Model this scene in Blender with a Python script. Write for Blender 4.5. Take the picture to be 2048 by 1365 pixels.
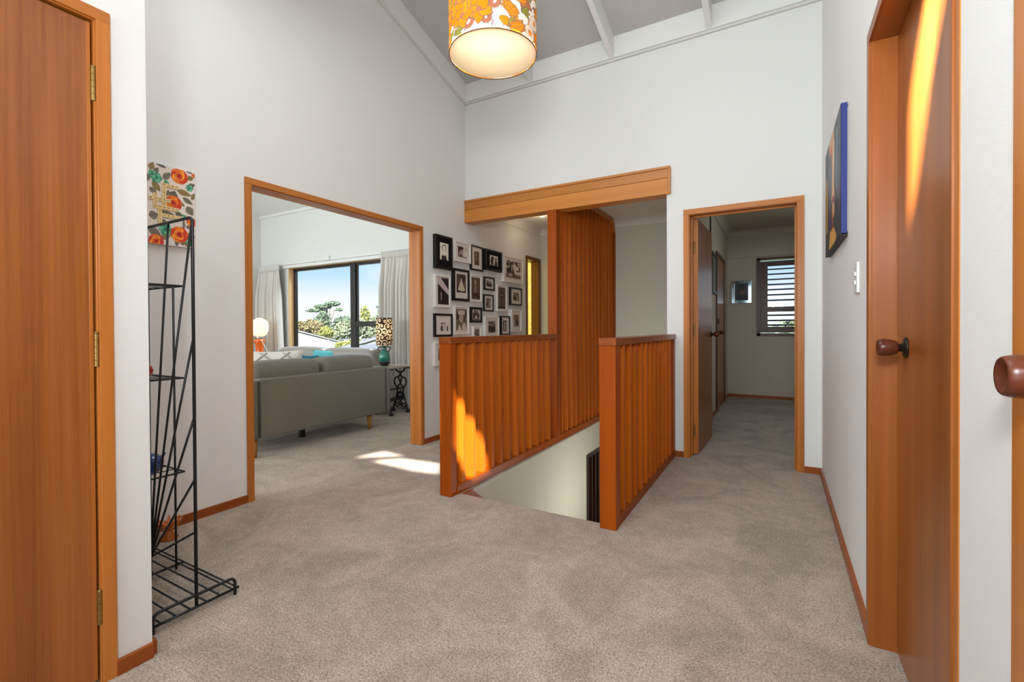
import bpy, bmesh, math, random
import numpy as np
from mathutils import Vector, Matrix
from mathutils.geometry import tessellate_polygon

for o in list(bpy.data.objects):
    bpy.data.objects.remove(o, do_unlink=True)
scene = bpy.context.scene
COL = scene.collection
rng = random.Random(7)

# ------------------------------------------------------------------ camera
YAW, PITCH, ROLL, FPX = 0.5199, -0.0086, 0.0052, 931.0
def cam_axes():
    c, s = math.cos(YAW), math.sin(YAW)
    r = Vector((c, s, 0)); w = Vector((-s, c, 0)); z = Vector((0, 0, 1))
    f = w * math.cos(PITCH) + z * math.sin(PITCH)
    u = -w * math.sin(PITCH) + z * math.cos(PITCH)
    return r * math.cos(ROLL) - u * math.sin(ROLL), r * math.sin(ROLL) + u * math.cos(ROLL), f
R_, U_, F_ = cam_axes()
cam_data = bpy.data.cameras.new('camera')
cam_data.sensor_width = 36.0
cam_data.lens = FPX / 2048 * 36.0
cam_data.shift_x = (1024 - 1022.9) / 2048
cam_data.shift_y = (665.3 - 682.5) / 2048
cam_data.clip_start = 0.02
cam_data.clip_end = 500
cam = bpy.data.objects.new('camera', cam_data)
COL.objects.link(cam)
m = Matrix.Identity(4)
for i in range(3):
    m[i][0] = R_[i]; m[i][1] = U_[i]; m[i][2] = -F_[i]; m[i][3] = (0, 0, 1.05)[i]
cam.matrix_world = m
scene.camera = cam

# ------------------------------------------------------------------ view + world
vs = scene.view_settings
vs.view_transform = 'Standard'
vs.look = 'None'
vs.gamma = 1.0
vs.use_curve_mapping = False
vs.exposure = 0.06

def lin(c):
    out = []
    for v in c[:3]:
        v = v / 255.0
        out.append(v / 12.92 if v <= 0.04045 else ((v + 0.055) / 1.055) ** 2.4)
    return (out[0], out[1], out[2], 1.0)

world = bpy.data.worlds.new('sky')
scene.world = world
world.use_nodes = True
wt = world.node_tree
for n in list(wt.nodes): wt.nodes.remove(n)
W_ = wt.nodes.new
out = W_('ShaderNodeOutputWorld'); bg = W_('ShaderNodeBackground')
tc = W_('ShaderNodeTexCoord'); sep = W_('ShaderNodeSeparateXYZ')
ramp = W_('ShaderNodeValToRGB')
ramp.color_ramp.elements[0].position = 0.0; ramp.color_ramp.elements[0].color = lin((246, 248, 252))
ramp.color_ramp.elements[1].position = 0.75; ramp.color_ramp.elements[1].color = lin((105, 168, 235))
e = ramp.color_ramp.elements.new(0.06); e.color = lin((243, 248, 253))
e = ramp.color_ramp.elements.new(0.11); e.color = lin((188, 226, 252))
e = ramp.color_ramp.elements.new(0.20); e.color = lin((150, 206, 250))
nz = W_('ShaderNodeTexNoise'); nz.inputs['Scale'].default_value = 5.0; nz.inputs['Detail'].default_value = 5
mp = W_('ShaderNodeMapping'); mp.inputs['Scale'].default_value = (1, 1, 4)
cr = W_('ShaderNodeValToRGB'); cr.color_ramp.elements[0].position = 0.52; cr.color_ramp.elements[1].position = 0.95
mix = W_('ShaderNodeMix'); mix.data_type = 'RGBA'
L = wt.links.new
L(tc.outputs['Generated'], sep.inputs[0]); L(sep.outputs['Z'], ramp.inputs[0])
L(tc.outputs['Generated'], mp.inputs[0]); L(mp.outputs[0], nz.inputs['Vector']); L(nz.outputs['Fac'], cr.inputs[0])
L(cr.outputs[0], mix.inputs[0]); L(ramp.outputs[0], mix.inputs[6]); mix.inputs[7].default_value = lin((250, 251, 253))
L(mix.outputs[2], bg.inputs['Color']); bg.inputs['Strength'].default_value = 1.08
L(bg.outputs[0], out.inputs[0])

# ------------------------------------------------------------------ lights
SUN_DIR = Vector((-0.80, 1.0, -0.97)).normalized()
sd = bpy.data.lights.new('sun', 'SUN'); sd.energy = 21.0; sd.angle = math.radians(0.7); sd.color = (1.0, 0.95, 0.86)
sun = bpy.data.objects.new('sun', sd); COL.objects.link(sun)
sun.rotation_euler = SUN_DIR.to_track_quat('-Z', 'Y').to_euler(); sun.location = (3, -4, 8)

def area(name, loc, target, sx, sy, power, color=(1, 1, 1), spread=180):
    d = bpy.data.lights.new(name, 'AREA'); d.shape = 'RECTANGLE'; d.size = sx; d.size_y = sy
    d.energy = power; d.color = color; d.spread = math.radians(spread)
    o = bpy.data.objects.new(name, d); COL.objects.link(o); o.location = loc
    o.rotation_euler = (Vector(target) - Vector(loc)).to_track_quat('-Z', 'Y').to_euler()
    return o
# added fill area lights without a seen source, and the photographer's flash
area('entry_fill', (-0.75, -4.3, 2.3), (-0.9, 3.0, 1.6), 1.9, 3.8, 95, (0.865, 0.95, 1.0))  # added fill, stands in for daylight from the unseen entry side
area('living_side_fill', (-7.3, 1.2, 1.7), (-2.0, 2.4, 1.2), 2.2, 1.8, 32, (0.865, 0.95, 1.0))  # added fill to lift the right wall; no window modelled there
area('overhead_fill', (-1.40, 0.85, 3.5), (-0.2, 1.7, 0.0), 1.9, 1.6, 46, (0.865, 0.95, 1.0))  # added overhead fill for the foyer; the ceiling has no opening
area('living_fill', (-5.3, -1.2, 1.7), (-5.2, 4.0, 1.2), 3.6, 2.4, 140, (0.865, 0.95, 1.0))  # added fill that brightens the living room from its unseen side
area('window_fill', (-5.6, 6.6, 4.3), (-5.4, 3.9, .7), 3.4, 1.6, 420, (0.92, 0.97, 1.0))  # added fill outside, mimics bright sky above the large window
area('hall_fill', (1.0, 5.9, 1.7), (-.6, 6.0, .9), 1.4, 1.4, 9, (0.92, 0.97, 1.0))  # added fill that brightens the hall from its unseen side
area('camera_flash', (-0.02, -0.25, 1.62), (-0.9, 3.9, 2.3), 0.36, 0.28, 33, (0.88, 0.955, 1.0))
def point(name, loc, power, color, r=0.05):
    d = bpy.data.lights.new(name, 'POINT'); d.energy = power; d.color = color; d.shadow_soft_size = r
    o = bpy.data.objects.new(name, d); COL.objects.link(o); o.location = loc
    return o
point('stairwell_fill', (-.98, 4.15, -.62), 15, (0.95, 0.97, 0.92), 0.18)  # added fill to brighten the stairwell wall, not a fixture
point('downlight_glow', (-2.42, 4.98, 2.25), 1.5, (1.0, 0.8, 0.55), 0.04)

# ------------------------------------------------------------------ materials
MATS = {}
def newmat(name):
    mt = bpy.data.materials.new(name); mt.use_nodes = True
    nt = mt.node_tree
    b = nt.nodes['Principled BSDF']
    MATS[name] = mt
    return mt, nt, b
def plain(name, col, rough=0.5, metal=0.0, spec=0.5, coat=0.0, bump=None, var=0.0):
    mt, nt, b = newmat(name)
    b.inputs['Base Color'].default_value = lin(col)
    b.inputs['Roughness'].default_value = rough
    b.inputs['Metallic'].default_value = metal
    b.inputs['Specular IOR Level'].default_value = spec
    b.inputs['Coat Weight'].default_value = coat
    if bump or var:
        t = nt.nodes.new('ShaderNodeTexCoord')
        n = nt.nodes.new('ShaderNodeTexNoise'); n.inputs['Detail'].default_value = 4
        mpn = nt.nodes.new('ShaderNodeMapping')
        nt.links.new(t.outputs['Object'], mpn.inputs[0]); nt.links.new(mpn.outputs[0], n.inputs['Vector'])
        sc = bump[0] if bump else 8
        n.inputs['Scale'].default_value = 1.0
        s3 = sc if isinstance(sc, tuple) else (sc, sc, sc)
        mpn.inputs['Scale'].default_value = s3
        if bump:
            bp = nt.nodes.new('ShaderNodeBump'); bp.inputs['Strength'].default_value = bump[1]
            bp.inputs['Distance'].default_value = bump[2]
            nt.links.new(n.outputs['Fac'], bp.inputs['Height']); nt.links.new(bp.outputs[0], b.inputs['Normal'])
        if var:
            mr = nt.nodes.new('ShaderNodeMapRange'); mr.inputs['To Min'].default_value = 1 - var; mr.inputs['To Max'].default_value = 1 + var
            mr.inputs['From Min'].default_value = 0.3; mr.inputs['From Max'].default_value = 0.7
            hv = nt.nodes.new('ShaderNodeHueSaturation'); hv.inputs['Color'].default_value = lin(col)
            nt.links.new(n.outputs['Fac'], mr.inputs[0]); nt.links.new(mr.outputs[0], hv.inputs['Value'])
            nt.links.new(hv.outputs[0], b.inputs['Base Color'])
    return mt
def wood(name, dark, light, axis='Z', rough=0.36, coat=0.06, spec=0.3, fine=70.0, broad=7.0, contrast=1.0):
    mt, nt, b = newmat(name)
    N = nt.nodes.new; K = nt.links.new
    t = N('ShaderNodeTexCoord'); oi = N('ShaderNodeObjectInfo')
    off = N('ShaderNodeVectorMath'); off.operation = 'SCALE'
    comb = N('ShaderNodeCombineXYZ')
    K(oi.outputs['Random'], comb.inputs[0]); K(oi.outputs['Random'], comb.inputs[1]); K(oi.outputs['Random'], comb.inputs[2])
    K(comb.outputs[0], off.inputs[0]); off.inputs['Scale'].default_value = 13.0
    add = N('ShaderNodeVectorMath'); add.operation = 'ADD'
    K(t.outputs['Object'], add.inputs[0]); K(off.outputs[0], add.inputs[1])
    def nse(sc, long, det):
        mpn = N('ShaderNodeMapping'); v = [sc, sc, sc]; v['XYZ'.index(axis)] = long
        mpn.inputs['Scale'].default_value = v
        n = N('ShaderNodeTexNoise'); n.inputs['Scale'].default_value = 1.0; n.inputs['Detail'].default_value = det
        K(add.outputs[0], mpn.inputs[0]); K(mpn.outputs[0], n.inputs['Vector'])
        return n
    n1 = nse(fine, 1.6, 4); n2 = nse(broad, 0.35, 3); n3 = nse(fine * 4, 14.0, 2)
    m1 = N('ShaderNodeMath'); m1.operation = 'MULTIPLY_ADD'; m1.inputs[1].default_value = 0.40 * contrast
    m2 = N('ShaderNodeMath'); m2.operation = 'MULTIPLY_ADD'; m2.inputs[1].default_value = 0.8 * contrast
    m3 = N('ShaderNodeMath'); m3.operation = 'MULTIPLY_ADD'; m3.inputs[1].default_value = 0.18 * contrast
    m3.inputs[2].default_value = 0.5 - 0.5 * (0.40 + 0.8 + 0.18) * contrast
    K(n3.outputs['Fac'], m3.inputs[0]); K(n1.outputs['Fac'], m1.inputs[0]); K(m3.outputs[0], m1.inputs[2])
    K(n2.outputs['Fac'], m2.inputs[0]); K(m1.outputs[0], m2.inputs[2])
    r = N('ShaderNodeValToRGB'); r.color_ramp.elements[0].color = lin(dark); r.color_ramp.elements[1].color = lin(light)
    r.color_ramp.elements[0].position = 0.2; r.color_ramp.elements[1].position = 0.8
    K(m2.outputs[0], r.inputs[0])
    hv = N('ShaderNodeHueSaturation'); mr = N('ShaderNodeMapRange'); mr.inputs['To Min'].default_value = 0.9; mr.inputs['To Max'].default_value = 1.1
    K(oi.outputs['Random'], mr.inputs[0]); K(mr.outputs[0], hv.inputs['Value']); K(r.outputs[0], hv.inputs['Color'])
    K(hv.outputs[0], b.inputs['Base Color'])
    b.inputs['Specular IOR Level'].default_value = spec
    b.inputs['Roughness'].default_value = rough; b.inputs['Coat Weight'].default_value = coat; b.inputs['Coat Roughness'].default_value = 0.25
    bp = N('ShaderNodeBump'); bp.inputs['Strength'].default_value = 0.08; bp.inputs['Distance'].default_value = 0.002
    K(n1.outputs['Fac'], bp.inputs['Height']); K(bp.outputs[0], b.inputs['Normal'])
    return mt
def woods(name, dark, light, **k):
    return {a: wood(name + '_' + a.lower(), dark, light, a, **k) for a in 'XYZ'}

M_WALL = plain('wall_paint', (228, 227, 223), 0.75, spec=0.2, bump=(60, 0.04, 0.003))
M_WALL_TEX = plain('textured_wall_paper', (228, 227, 224), 0.7, spec=0.25, bump=((420, 420, 520), 0.45, 0.0016))
M_WALL_STRIPE = plain('ribbed_wall_paper', (240, 239, 237), 0.62, spec=0.3, bump=((60, 60, 1.5), 0.25, 0.004))
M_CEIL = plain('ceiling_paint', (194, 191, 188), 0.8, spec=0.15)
M_RAFT = plain('white_gloss_paint', (232, 231, 227), 0.45, spec=0.35)
M_TRIMW = plain('grey_white_paint', (212, 210, 205), 0.55, spec=0.3)
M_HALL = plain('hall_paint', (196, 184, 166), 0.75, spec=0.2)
M_STAIRW = plain('stairwell_paint', (206, 202, 188), 0.75, spec=0.2)
W_DOOR = woods('veneer', (128, 66, 20), (178, 106, 42), rough=0.34, coat=0.2, spec=.45, fine=110, broad=10, contrast=1.25)
W_CASE = woods('casing_timber', (160, 87, 26), (202, 128, 58), fine=60, broad=16, contrast=0.8)
W_JAMB = woods('jamb_timber', (126, 64, 20), (168, 98, 40), fine=60, broad=16, contrast=0.8)
W_SKIRT = woods('skirting_timber', (132, 62, 16), (164, 88, 30), fine=60, broad=16, contrast=0.7)
W_RAIL = woods('rimu_timber', (128, 52, 3), (170, 80, 9), fine=50, broad=18, contrast=0.9, rough=0.42, coat=0.0, spec=.14)
W_SLAT = woods('slat_timber', (152, 68, 8), (198, 104, 20), fine=50, broad=18, contrast=1.0, rough=0.42, coat=0.0, spec=.14)
W_CAP = woods('cap_timber', (120, 54, 16), (156, 82, 30), fine=50, broad=18, contrast=0.9, rough=0.25)
W_BEAM = woods('beam_timber', (180, 106, 40), (208, 138, 66), fine=60, broad=14, contrast=0.8)
W_MIDD = woods('mid_brown_timber', (92, 54, 18), (132, 84, 34), fine=50, broad=16, contrast=0.8)
W_DARK = woods('dark_timber', (62, 30, 16), (92, 50, 28), fine=50, broad=16, contrast=0.8)
W_WIN = woods('window_timber', (62, 38, 24), (92, 58, 40), fine=50, broad=16, contrast=0.7)
W_PALE = woods('pale_timber', (206, 160, 108), (232, 194, 146), fine=50, broad=16, contrast=0.8)
W_KNOB = woods('knob_timber', (74, 34, 20), (112, 58, 38), fine=90, broad=30, contrast=0.9, rough=0.28)
W_LEG = woods('oak_leg', (150, 98, 40), (182, 124, 58), fine=60, broad=16, contrast=0.7)
M_BLACK = plain('black_wire', (22, 20, 20), 0.38, spec=0.5)
M_IRON = plain('black_cast_iron', (20, 19, 20), 0.5)
M_BRASS = plain('aged_brass', (150, 122, 70), 0.38, metal=0.9, var=0.2)
M_BRONZE = plain('dark_bronze', (48, 40, 36), 0.4, metal=0.7)
M_CHROME = plain('chrome', (210, 210, 212), 0.12, metal=1.0)
M_DARKGAP = plain('dark_gap', (24, 14, 9), 0.9)
M_ALU = plain('black_aluminium', (30, 24, 22), 0.4)
M_LEATHER = plain('grey_leather', (116, 110, 98), 0.42, spec=0.45, bump=(90, 0.12, 0.003), var=0.06)
M_LEATHER_LIT = plain('window_lit_leather', (150, 145, 137), 0.38, spec=0.5, bump=(90, 0.12, 0.003), var=0.06)  # lighter copy of the grey leather, window light put into the colour
M_LEATHER_SEAM = plain('dark_leather_seam', (62, 55, 48), 0.5)
M_CURT = plain('curtain_linen', (216, 211, 203), 0.85, spec=0.1, bump=(300, 0.2, 0.002))
M_TEAL = plain('teal_fabric', (96, 176, 182), 0.8, spec=0.1, bump=(200, 0.2, 0.002), var=0.15)
M_TEALD = plain('dark_teal_fabric', (30, 92, 112), 0.8, spec=0.1, bump=(200, 0.2, 0.002))
M_WHITEFAB = plain('white_fabric', (232, 226, 216), 0.8, spec=0.1, bump=(200, 0.2, 0.002))
M_GREYBAND = plain('grey_band_fabric', (186, 180, 172), 0.8, spec=0.1)
M_ORANGE_C = plain('orange_glaze', (240, 102, 24), 0.18, coat=0.6)
M_GREEN_C = plain('green_glaze', (24, 112, 96), 0.14, coat=0.7, var=0.25)
M_GREEN_D = plain('dark_green_glaze', (20, 30, 26), 0.2, coat=0.5)
M_WHITE = plain('white_plastic', (236, 235, 232), 0.35)
M_WFRAME = plain('white_frame_lacquer', (232, 228, 222), 0.4)
M_BFRAME = plain('black_frame_lacquer', (20, 19, 20), 0.35)
M_MOUNT = plain('mount_card', (222, 214, 204), 0.8, spec=0.1)
M_MOUNTB = plain('black_mount_card', (26, 22, 22), 0.8, spec=0.1)
M_LEAF = plain('leaf_green', (52, 92, 44), 0.5)
M_TERRA = plain('pot_glaze', (60, 110, 100), 0.4)
M_TILE = plain('ivory_tile', (236, 208, 146), 0.4)
M_INK = plain('black_ink', (34, 28, 24), 0.6)
M_TABLETOP = plain('weathered_table_top', (150, 134, 116), 0.6, var=0.12)
M_CORD = plain('white_cord', (226, 222, 214), 0.5)
M_BULBCAP = plain('lamp_holder', (210, 190, 110), 0.4)

def glass_mat(name, col=(255, 255, 255), gloss=0.05):
    mt, nt, b = newmat(name)
    o = nt.nodes['Material Output']
    tr = nt.nodes.new('ShaderNodeBsdfTransparent'); tr.inputs[0].default_value = lin(col)
    gl = nt.nodes.new('ShaderNodeBsdfGlossy'); gl.inputs['Roughness'].default_value = 0.02
    mx = nt.nodes.new('ShaderNodeMixShader'); mx.inputs[0].default_value = gloss
    nt.links.new(tr.outputs[0], mx.inputs[1]); nt.links.new(gl.outputs[0], mx.inputs[2]); nt.links.new(mx.outputs[0], o.inputs[0])
    return mt
M_GLASS = glass_mat('window_glass')
def translucent(name, col, fac=0.6, tcol=None):
    mt, nt, b = newmat(name)
    o = nt.nodes['Material Output']
    df = nt.nodes.new('ShaderNodeBsdfDiffuse'); df.inputs[0].default_value = lin(col)
    tr = nt.nodes.new('ShaderNodeBsdfTranslucent'); tr.inputs[0].default_value = lin(tcol or col)
    mx = nt.nodes.new('ShaderNodeMixShader'); mx.inputs[0].default_value = fac
    nt.links.new(df.outputs[0], mx.inputs[1]); nt.links.new(tr.outputs[0], mx.inputs[2]); nt.links.new(mx.outputs[0], o.inputs[0])
    return mt
M_DIFFUSER = translucent('lamp_diffuser', (255, 250, 240), 0.6)
M_LINER = translucent('lamp_liner', (246, 240, 226), 0.04)
M_OPAL = translucent('opal_glass', (252, 244, 232), 0.6)
# amber pebbled glass: translucent, daylight behind it does the glowing
def amber():
    mt, nt, b = newmat('amber_pebbled_glass')
    o = nt.nodes['Material Output']; N = nt.nodes.new; K = nt.links.new
    t = N('ShaderNodeTexCoord'); v = N('ShaderNodeTexVoronoi'); v.inputs['Scale'].default_value = 70
    K(t.outputs['Object'], v.inputs['Vector'])
    r = N('ShaderNodeValToRGB'); r.color_ramp.elements[0].color = lin((255, 251, 214)); r.color_ramp.elements[1].color = lin((232, 206, 112))
    r.color_ramp.elements[1].position = 0.75
    K(v.outputs['Distance'], r.inputs[0])
    tr = N('ShaderNodeBsdfTranslucent'); K(r.outputs[0], tr.inputs[0])
    tp = N('ShaderNodeBsdfTransparent'); K(r.outputs[0], tp.inputs[0])
    mx = N('ShaderNodeMixShader'); mx.inputs[0].default_value = 0.7
    K(tr.outputs[0], mx.inputs[1]); K(tp.outputs[0], mx.inputs[2]); K(mx.outputs[0], o.inputs[0])
    return mt
M_AMBER = amber()
def emit(name, col, strength):
    mt, nt, b = newmat(name)
    b.inputs['Base Color'].default_value = lin(col)
    b.inputs['Emission Color'].default_value = lin(col); b.inputs['Emission Strength'].default_value = strength
    return mt
M_DOWN = emit('lit_downlight_lens', (255, 226, 180), 3.0)
M_BULB = emit('lit_bulb', (255, 220, 160), 4.0)
def glassy(name, col, rough=0.05):
    mt, nt, b = newmat(name)
    b.inputs['Base Color'].default_value = lin(col); b.inputs['Roughness'].default_value = rough
    b.inputs['Transmission Weight'].default_value = 0.55; b.inputs['Coat Weight'].default_value = 0.5
    return mt
M_BLUEG = glassy('blue_art_glass', (40, 76, 150))
M_REDG = glassy('red_art_glass', (206, 70, 44))
M_ORANGEG = glassy('orange_art_glass', (236, 130, 30))

def carpet():
    mt, nt, b = newmat('taupe_carpet')
    N = nt.nodes.new; K = nt.links.new
    t = N('ShaderNodeTexCoord')
    def nse(sc, det, dist=0.0, rough=0.5):
        n = N('ShaderNodeTexNoise'); n.inputs['Scale'].default_value = sc; n.inputs['Detail'].default_value = det
        n.inputs['Distortion'].default_value = dist; n.inputs['Roughness'].default_value = rough
        K(t.outputs['Object'], n.inputs['Vector']); return n
    fine = nse(150, 3, 0.4, 0.7); mid = nse(22, 4, 0.6); big = nse(2.2, 4, 1.2, 0.6)
    r = N('ShaderNodeValToRGB'); r.color_ramp.elements[0].position = 0.30; r.color_ramp.elements[1].position = 0.70
    r.color_ramp.elements[0].color = lin((122, 104, 90)); r.color_ramp.elements[1].color = lin((216, 198, 180))
    K(fine.outputs['Fac'], r.inputs[0])
    def rng_(n, lo, hi, a, bb):
        mr = N('ShaderNodeMapRange'); mr.inputs['From Min'].default_value = lo; mr.inputs['From Max'].default_value = hi
        mr.inputs['To Min'].default_value = a; mr.inputs['To Max'].default_value = bb; K(n.outputs['Fac'], mr.inputs[0]); return mr
    m1 = rng_(mid, 0.3, 0.7, 0.90, 1.08); m2 = rng_(big, 0.36, 0.62, 0.78, 1.08)
    mu = N('ShaderNodeMath'); mu.operation = 'MULTIPLY'; K(m1.outputs[0], mu.inputs[0]); K(m2.outputs[0], mu.inputs[1])
    hv = N('ShaderNodeHueSaturation'); K(r.outputs[0], hv.inputs['Color']); K(mu.outputs[0], hv.inputs['Value'])
    K(hv.outputs[0], b.inputs['Base Color'])
    b.inputs['Roughness'].default_value = 1.0; b.inputs['Specular IOR Level'].default_value = 0.05
    b.inputs['Sheen Weight'].default_value = 0.15
    bp = N('ShaderNodeBump'); bp.inputs['Strength'].default_value = 0.8; bp.inputs['Distance'].default_value = 0.006
    K(fine.outputs['Fac'], bp.inputs['Height']); K(bp.outputs[0], b.inputs['Normal'])
    return mt
M_CARPET = carpet()
def vcol(name, rough=0.6, trans=0.0, coat=0.0):
    mt, nt, b = newmat(name)
    a = nt.nodes.new('ShaderNodeVertexColor'); a.layer_name = 'Col'
    if trans:
        o = nt.nodes['Material Output']
        df = nt.nodes.new('ShaderNodeBsdfDiffuse'); tr = nt.nodes.new('ShaderNodeBsdfTranslucent'); mx = nt.nodes.new('ShaderNodeMixShader')
        mx.inputs[0].default_value = trans
        nt.links.new(a.outputs[0], df.inputs[0]); nt.links.new(a.outputs[0], tr.inputs[0])
        nt.links.new(df.outputs[0], mx.inputs[1]); nt.links.new(tr.outputs[0], mx.inputs[2]); nt.links.new(mx.outputs[0], o.inputs[0])
    else:
        nt.links.new(a.outputs[0], b.inputs['Base Color']); b.inputs['Roughness'].default_value = rough; b.inputs['Coat Weight'].default_value = coat
    return mt
M_PRINT = vcol('printed_picture', 0.5)
M_SHADE = vcol('printed_lamp_fabric', trans=0.25)
M_PAINTING = vcol('oil_paint', 0.45)

# ------------------------------------------------------------------ mesh helpers
class MB:
    def __init__(s): s.v = []; s.f = []; s.sm = []
    def add(s, vs, fs, smooth=False):
        b = len(s.v); s.v += [tuple(v) for v in vs]
        for f in fs: s.f.append(tuple(b + i for i in f)); s.sm.append(smooth)
        return s
    def box(s, x0, x1, y0, y1, z0, z1):
        v = [(x0, y0, z0), (x1, y0, z0), (x1, y1, z0), (x0, y1, z0), (x0, y0, z1), (x1, y0, z1), (x1, y1, z1), (x0, y1, z1)]
        return s.add(v, [(0, 3, 2, 1), (4, 5, 6, 7), (0, 1, 5, 4), (1, 2, 6, 5), (2, 3, 7, 6), (3, 0, 4, 7)])
    def hexa(s, bottom, top):
        return s.add(list(bottom) + list(top), [(0, 3, 2, 1), (4, 5, 6, 7), (0, 1, 5, 4), (1, 2, 6, 5), (2, 3, 7, 6), (3, 0, 4, 7)])
    def lathe(s, prof, centre=(0, 0, 0), segs=24, axis='Z', caps=True):
        vs = []; fs = []; n = len(prof)
        for i in range(segs):
            a = 2 * math.pi * i / segs
            for r, t in prof:
                p = (r * math.cos(a), r * math.sin(a), t)
                if axis == 'X': p = (p[2], p[0], p[1])
                elif axis == '-X': p = (-p[2], p[1], p[0])
                elif axis == 'Y': p = (p[1], p[2], p[0])
                elif axis == '-Y': p = (p[0], -p[2], p[1])
                vs.append((p[0] + centre[0], p[1] + centre[1], p[2] + centre[2]))
        for i in range(segs):
            j = (i + 1) % segs
            for k in range(n - 1):
                fs.append((i * n + k, j * n + k, j * n + k + 1, i * n + k + 1))
        if caps:
            if prof[0][0] > 1e-5: fs.append(tuple(i * n for i in reversed(range(segs))))
            if prof[-1][0] > 1e-5: fs.append(tuple(i * n + n - 1 for i in range(segs)))
        return s.add(vs, fs, True)
    def tube(s, pts, r, sides=8, closed=False):
        pts = [Vector(p) for p in pts]; n = len(pts); vs = []; fs = []
        up = None
        for i, p in enumerate(pts):
            a = pts[(i - 1) % n] if (closed or i > 0) else p
            b = pts[(i + 1) % n] if (closed or i < n - 1) else p
            t = (b - a).normalized()
            if up is None:
                up = Vector((0, 0, 1)) if abs(t.z) < 0.9 else Vector((1, 0, 0))
            x = t.cross(up)
            if x.length < 1e-4: x = t.orthogonal()
            x.normalize(); y = x.cross(t).normalized(); up = y
            rr = r[i] if isinstance(r, (list, tuple)) else r
            for k in range(sides):
                an = 2 * math.pi * k / sides
                vs.append(p + x * rr * math.cos(an) + y * rr * math.sin(an))
        for i in range(n if closed else n - 1):
            j = (i + 1) % n
            for k in range(sides):
                l = (k + 1) % sides
                fs.append((i * sides + k, j * sides + k, j * sides + l, i * sides + l))
        if not closed:
            fs.append(tuple(range(sides))); fs.append(tuple(reversed(range((n - 1) * sides, n * sides))))
        return s.add(vs, fs, True)
    def prism(s, outline, holes, mapf, d0, d1):
        """polygon with holes in a plane, extruded from depth d0 to d1; mapf(a, b, d) -> xyz"""
        loops = [[Vector((p[0], p[1], 0)) for p in outline]] + [[Vector((p[0], p[1], 0)) for p in h] for h in holes]
        flat = [p for l in loops for p in l]
        tris = tessellate_polygon(loops)
        n = len(flat)
        vs = [mapf(p.x, p.y, d0) for p in flat] + [mapf(p.x, p.y, d1) for p in flat]
        fs = [tuple(t) for t in tris] + [tuple(n + i for i in reversed(t)) for t in tris]
        b = 0
        for l in loops:
            k = len(l)
            for i in range(k):
                j = (i + 1) % k
                fs.append((b + i, b + j, n + b + j, n + b + i))
            b += k
        return s.add(vs, fs)

ORIG = {}
def link(o, parent=None):
    COL.objects.link(o)
    if parent is not None: o.parent = parent
def world_origin(p):
    v = Vector((0, 0, 0))
    while p is not None:
        v += ORIG.get(p.name, Vector((0, 0, 0))); p = p.parent
    return v
def build(name, mb, mat, parent=None, bev=0.0, sub=0, fixn=True, local=False, recentre=True):
    """one mesh object; vertices given in world space (or in the parent's space when local)"""
    me = bpy.data.meshes.new(name)
    vs = np.array(mb.v, dtype=float)
    c = (vs.min(0) + vs.max(0)) / 2 if recentre else np.zeros(3)
    if recentre and parent is None: c[2] = vs[:, 2].min()
    me.from_pydata((vs - c).tolist(), [], mb.f)
    me.polygons.foreach_set('use_smooth', mb.sm)
    if fixn:
        bm = bmesh.new(); bm.from_mesh(me); bmesh.ops.recalc_face_normals(bm, faces=bm.faces); bm.to_mesh(me); bm.free()
    me.materials.append(mat)
    o = bpy.data.objects.new(name, me)
    link(o, parent)
    po = Vector((0, 0, 0)) if parent is None else world_origin(parent)
    if local:
        rt = parent
        while rt.parent is not None: rt = rt.parent
        po = po - ORIG[rt.name]
    o.location = Vector(c) - po
    ORIG[o.name] = Vector(c) - po
    if bev:
        md = o.modifiers.new('bevel', 'BEVEL'); md.width = bev; md.segments = 2; md.limit_method = 'ANGLE'
    if sub:
        md = o.modifiers.new('subdivision', 'SUBSURF'); md.levels = sub; md.render_levels = sub
    return o
def boxo(name, x0, x1, y0, y1, z0, z1, mat, parent=None, bev=0.0015, **k):
    return build(name, MB().box(x0, x1, y0, y1, z0, z1), mat, parent, bev, **k)
def tag(o, label=None, cat=None, group=None, kind=None):
    if label: o['label'] = label
    if cat: o['category'] = cat
    if group: o['group'] = group
    if kind: o['kind'] = kind
    return o
def thing(name, label, cat, loc, rot=0.0, group=None):
    o = bpy.data.objects.new(name, None); COL.objects.link(o); o.empty_display_size = 0.1
    o.location = loc; o.rotation_euler = (0, 0, rot); ORIG[o.name] = Vector(loc)
    return tag(o, label, cat, group)
def struct_root(name, loc=(0, 0, 0)):
    o = bpy.data.objects.new(name, None); COL.objects.link(o); o.empty_display_size = 0.1
    o.location = loc; ORIG[o.name] = Vector(loc); o['kind'] = 'structure'
    return o
def struct(name, mb, mat, bev=0.0, **k):
    return tag(build(name, mb, mat, None, bev, **k), kind='structure')

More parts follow.
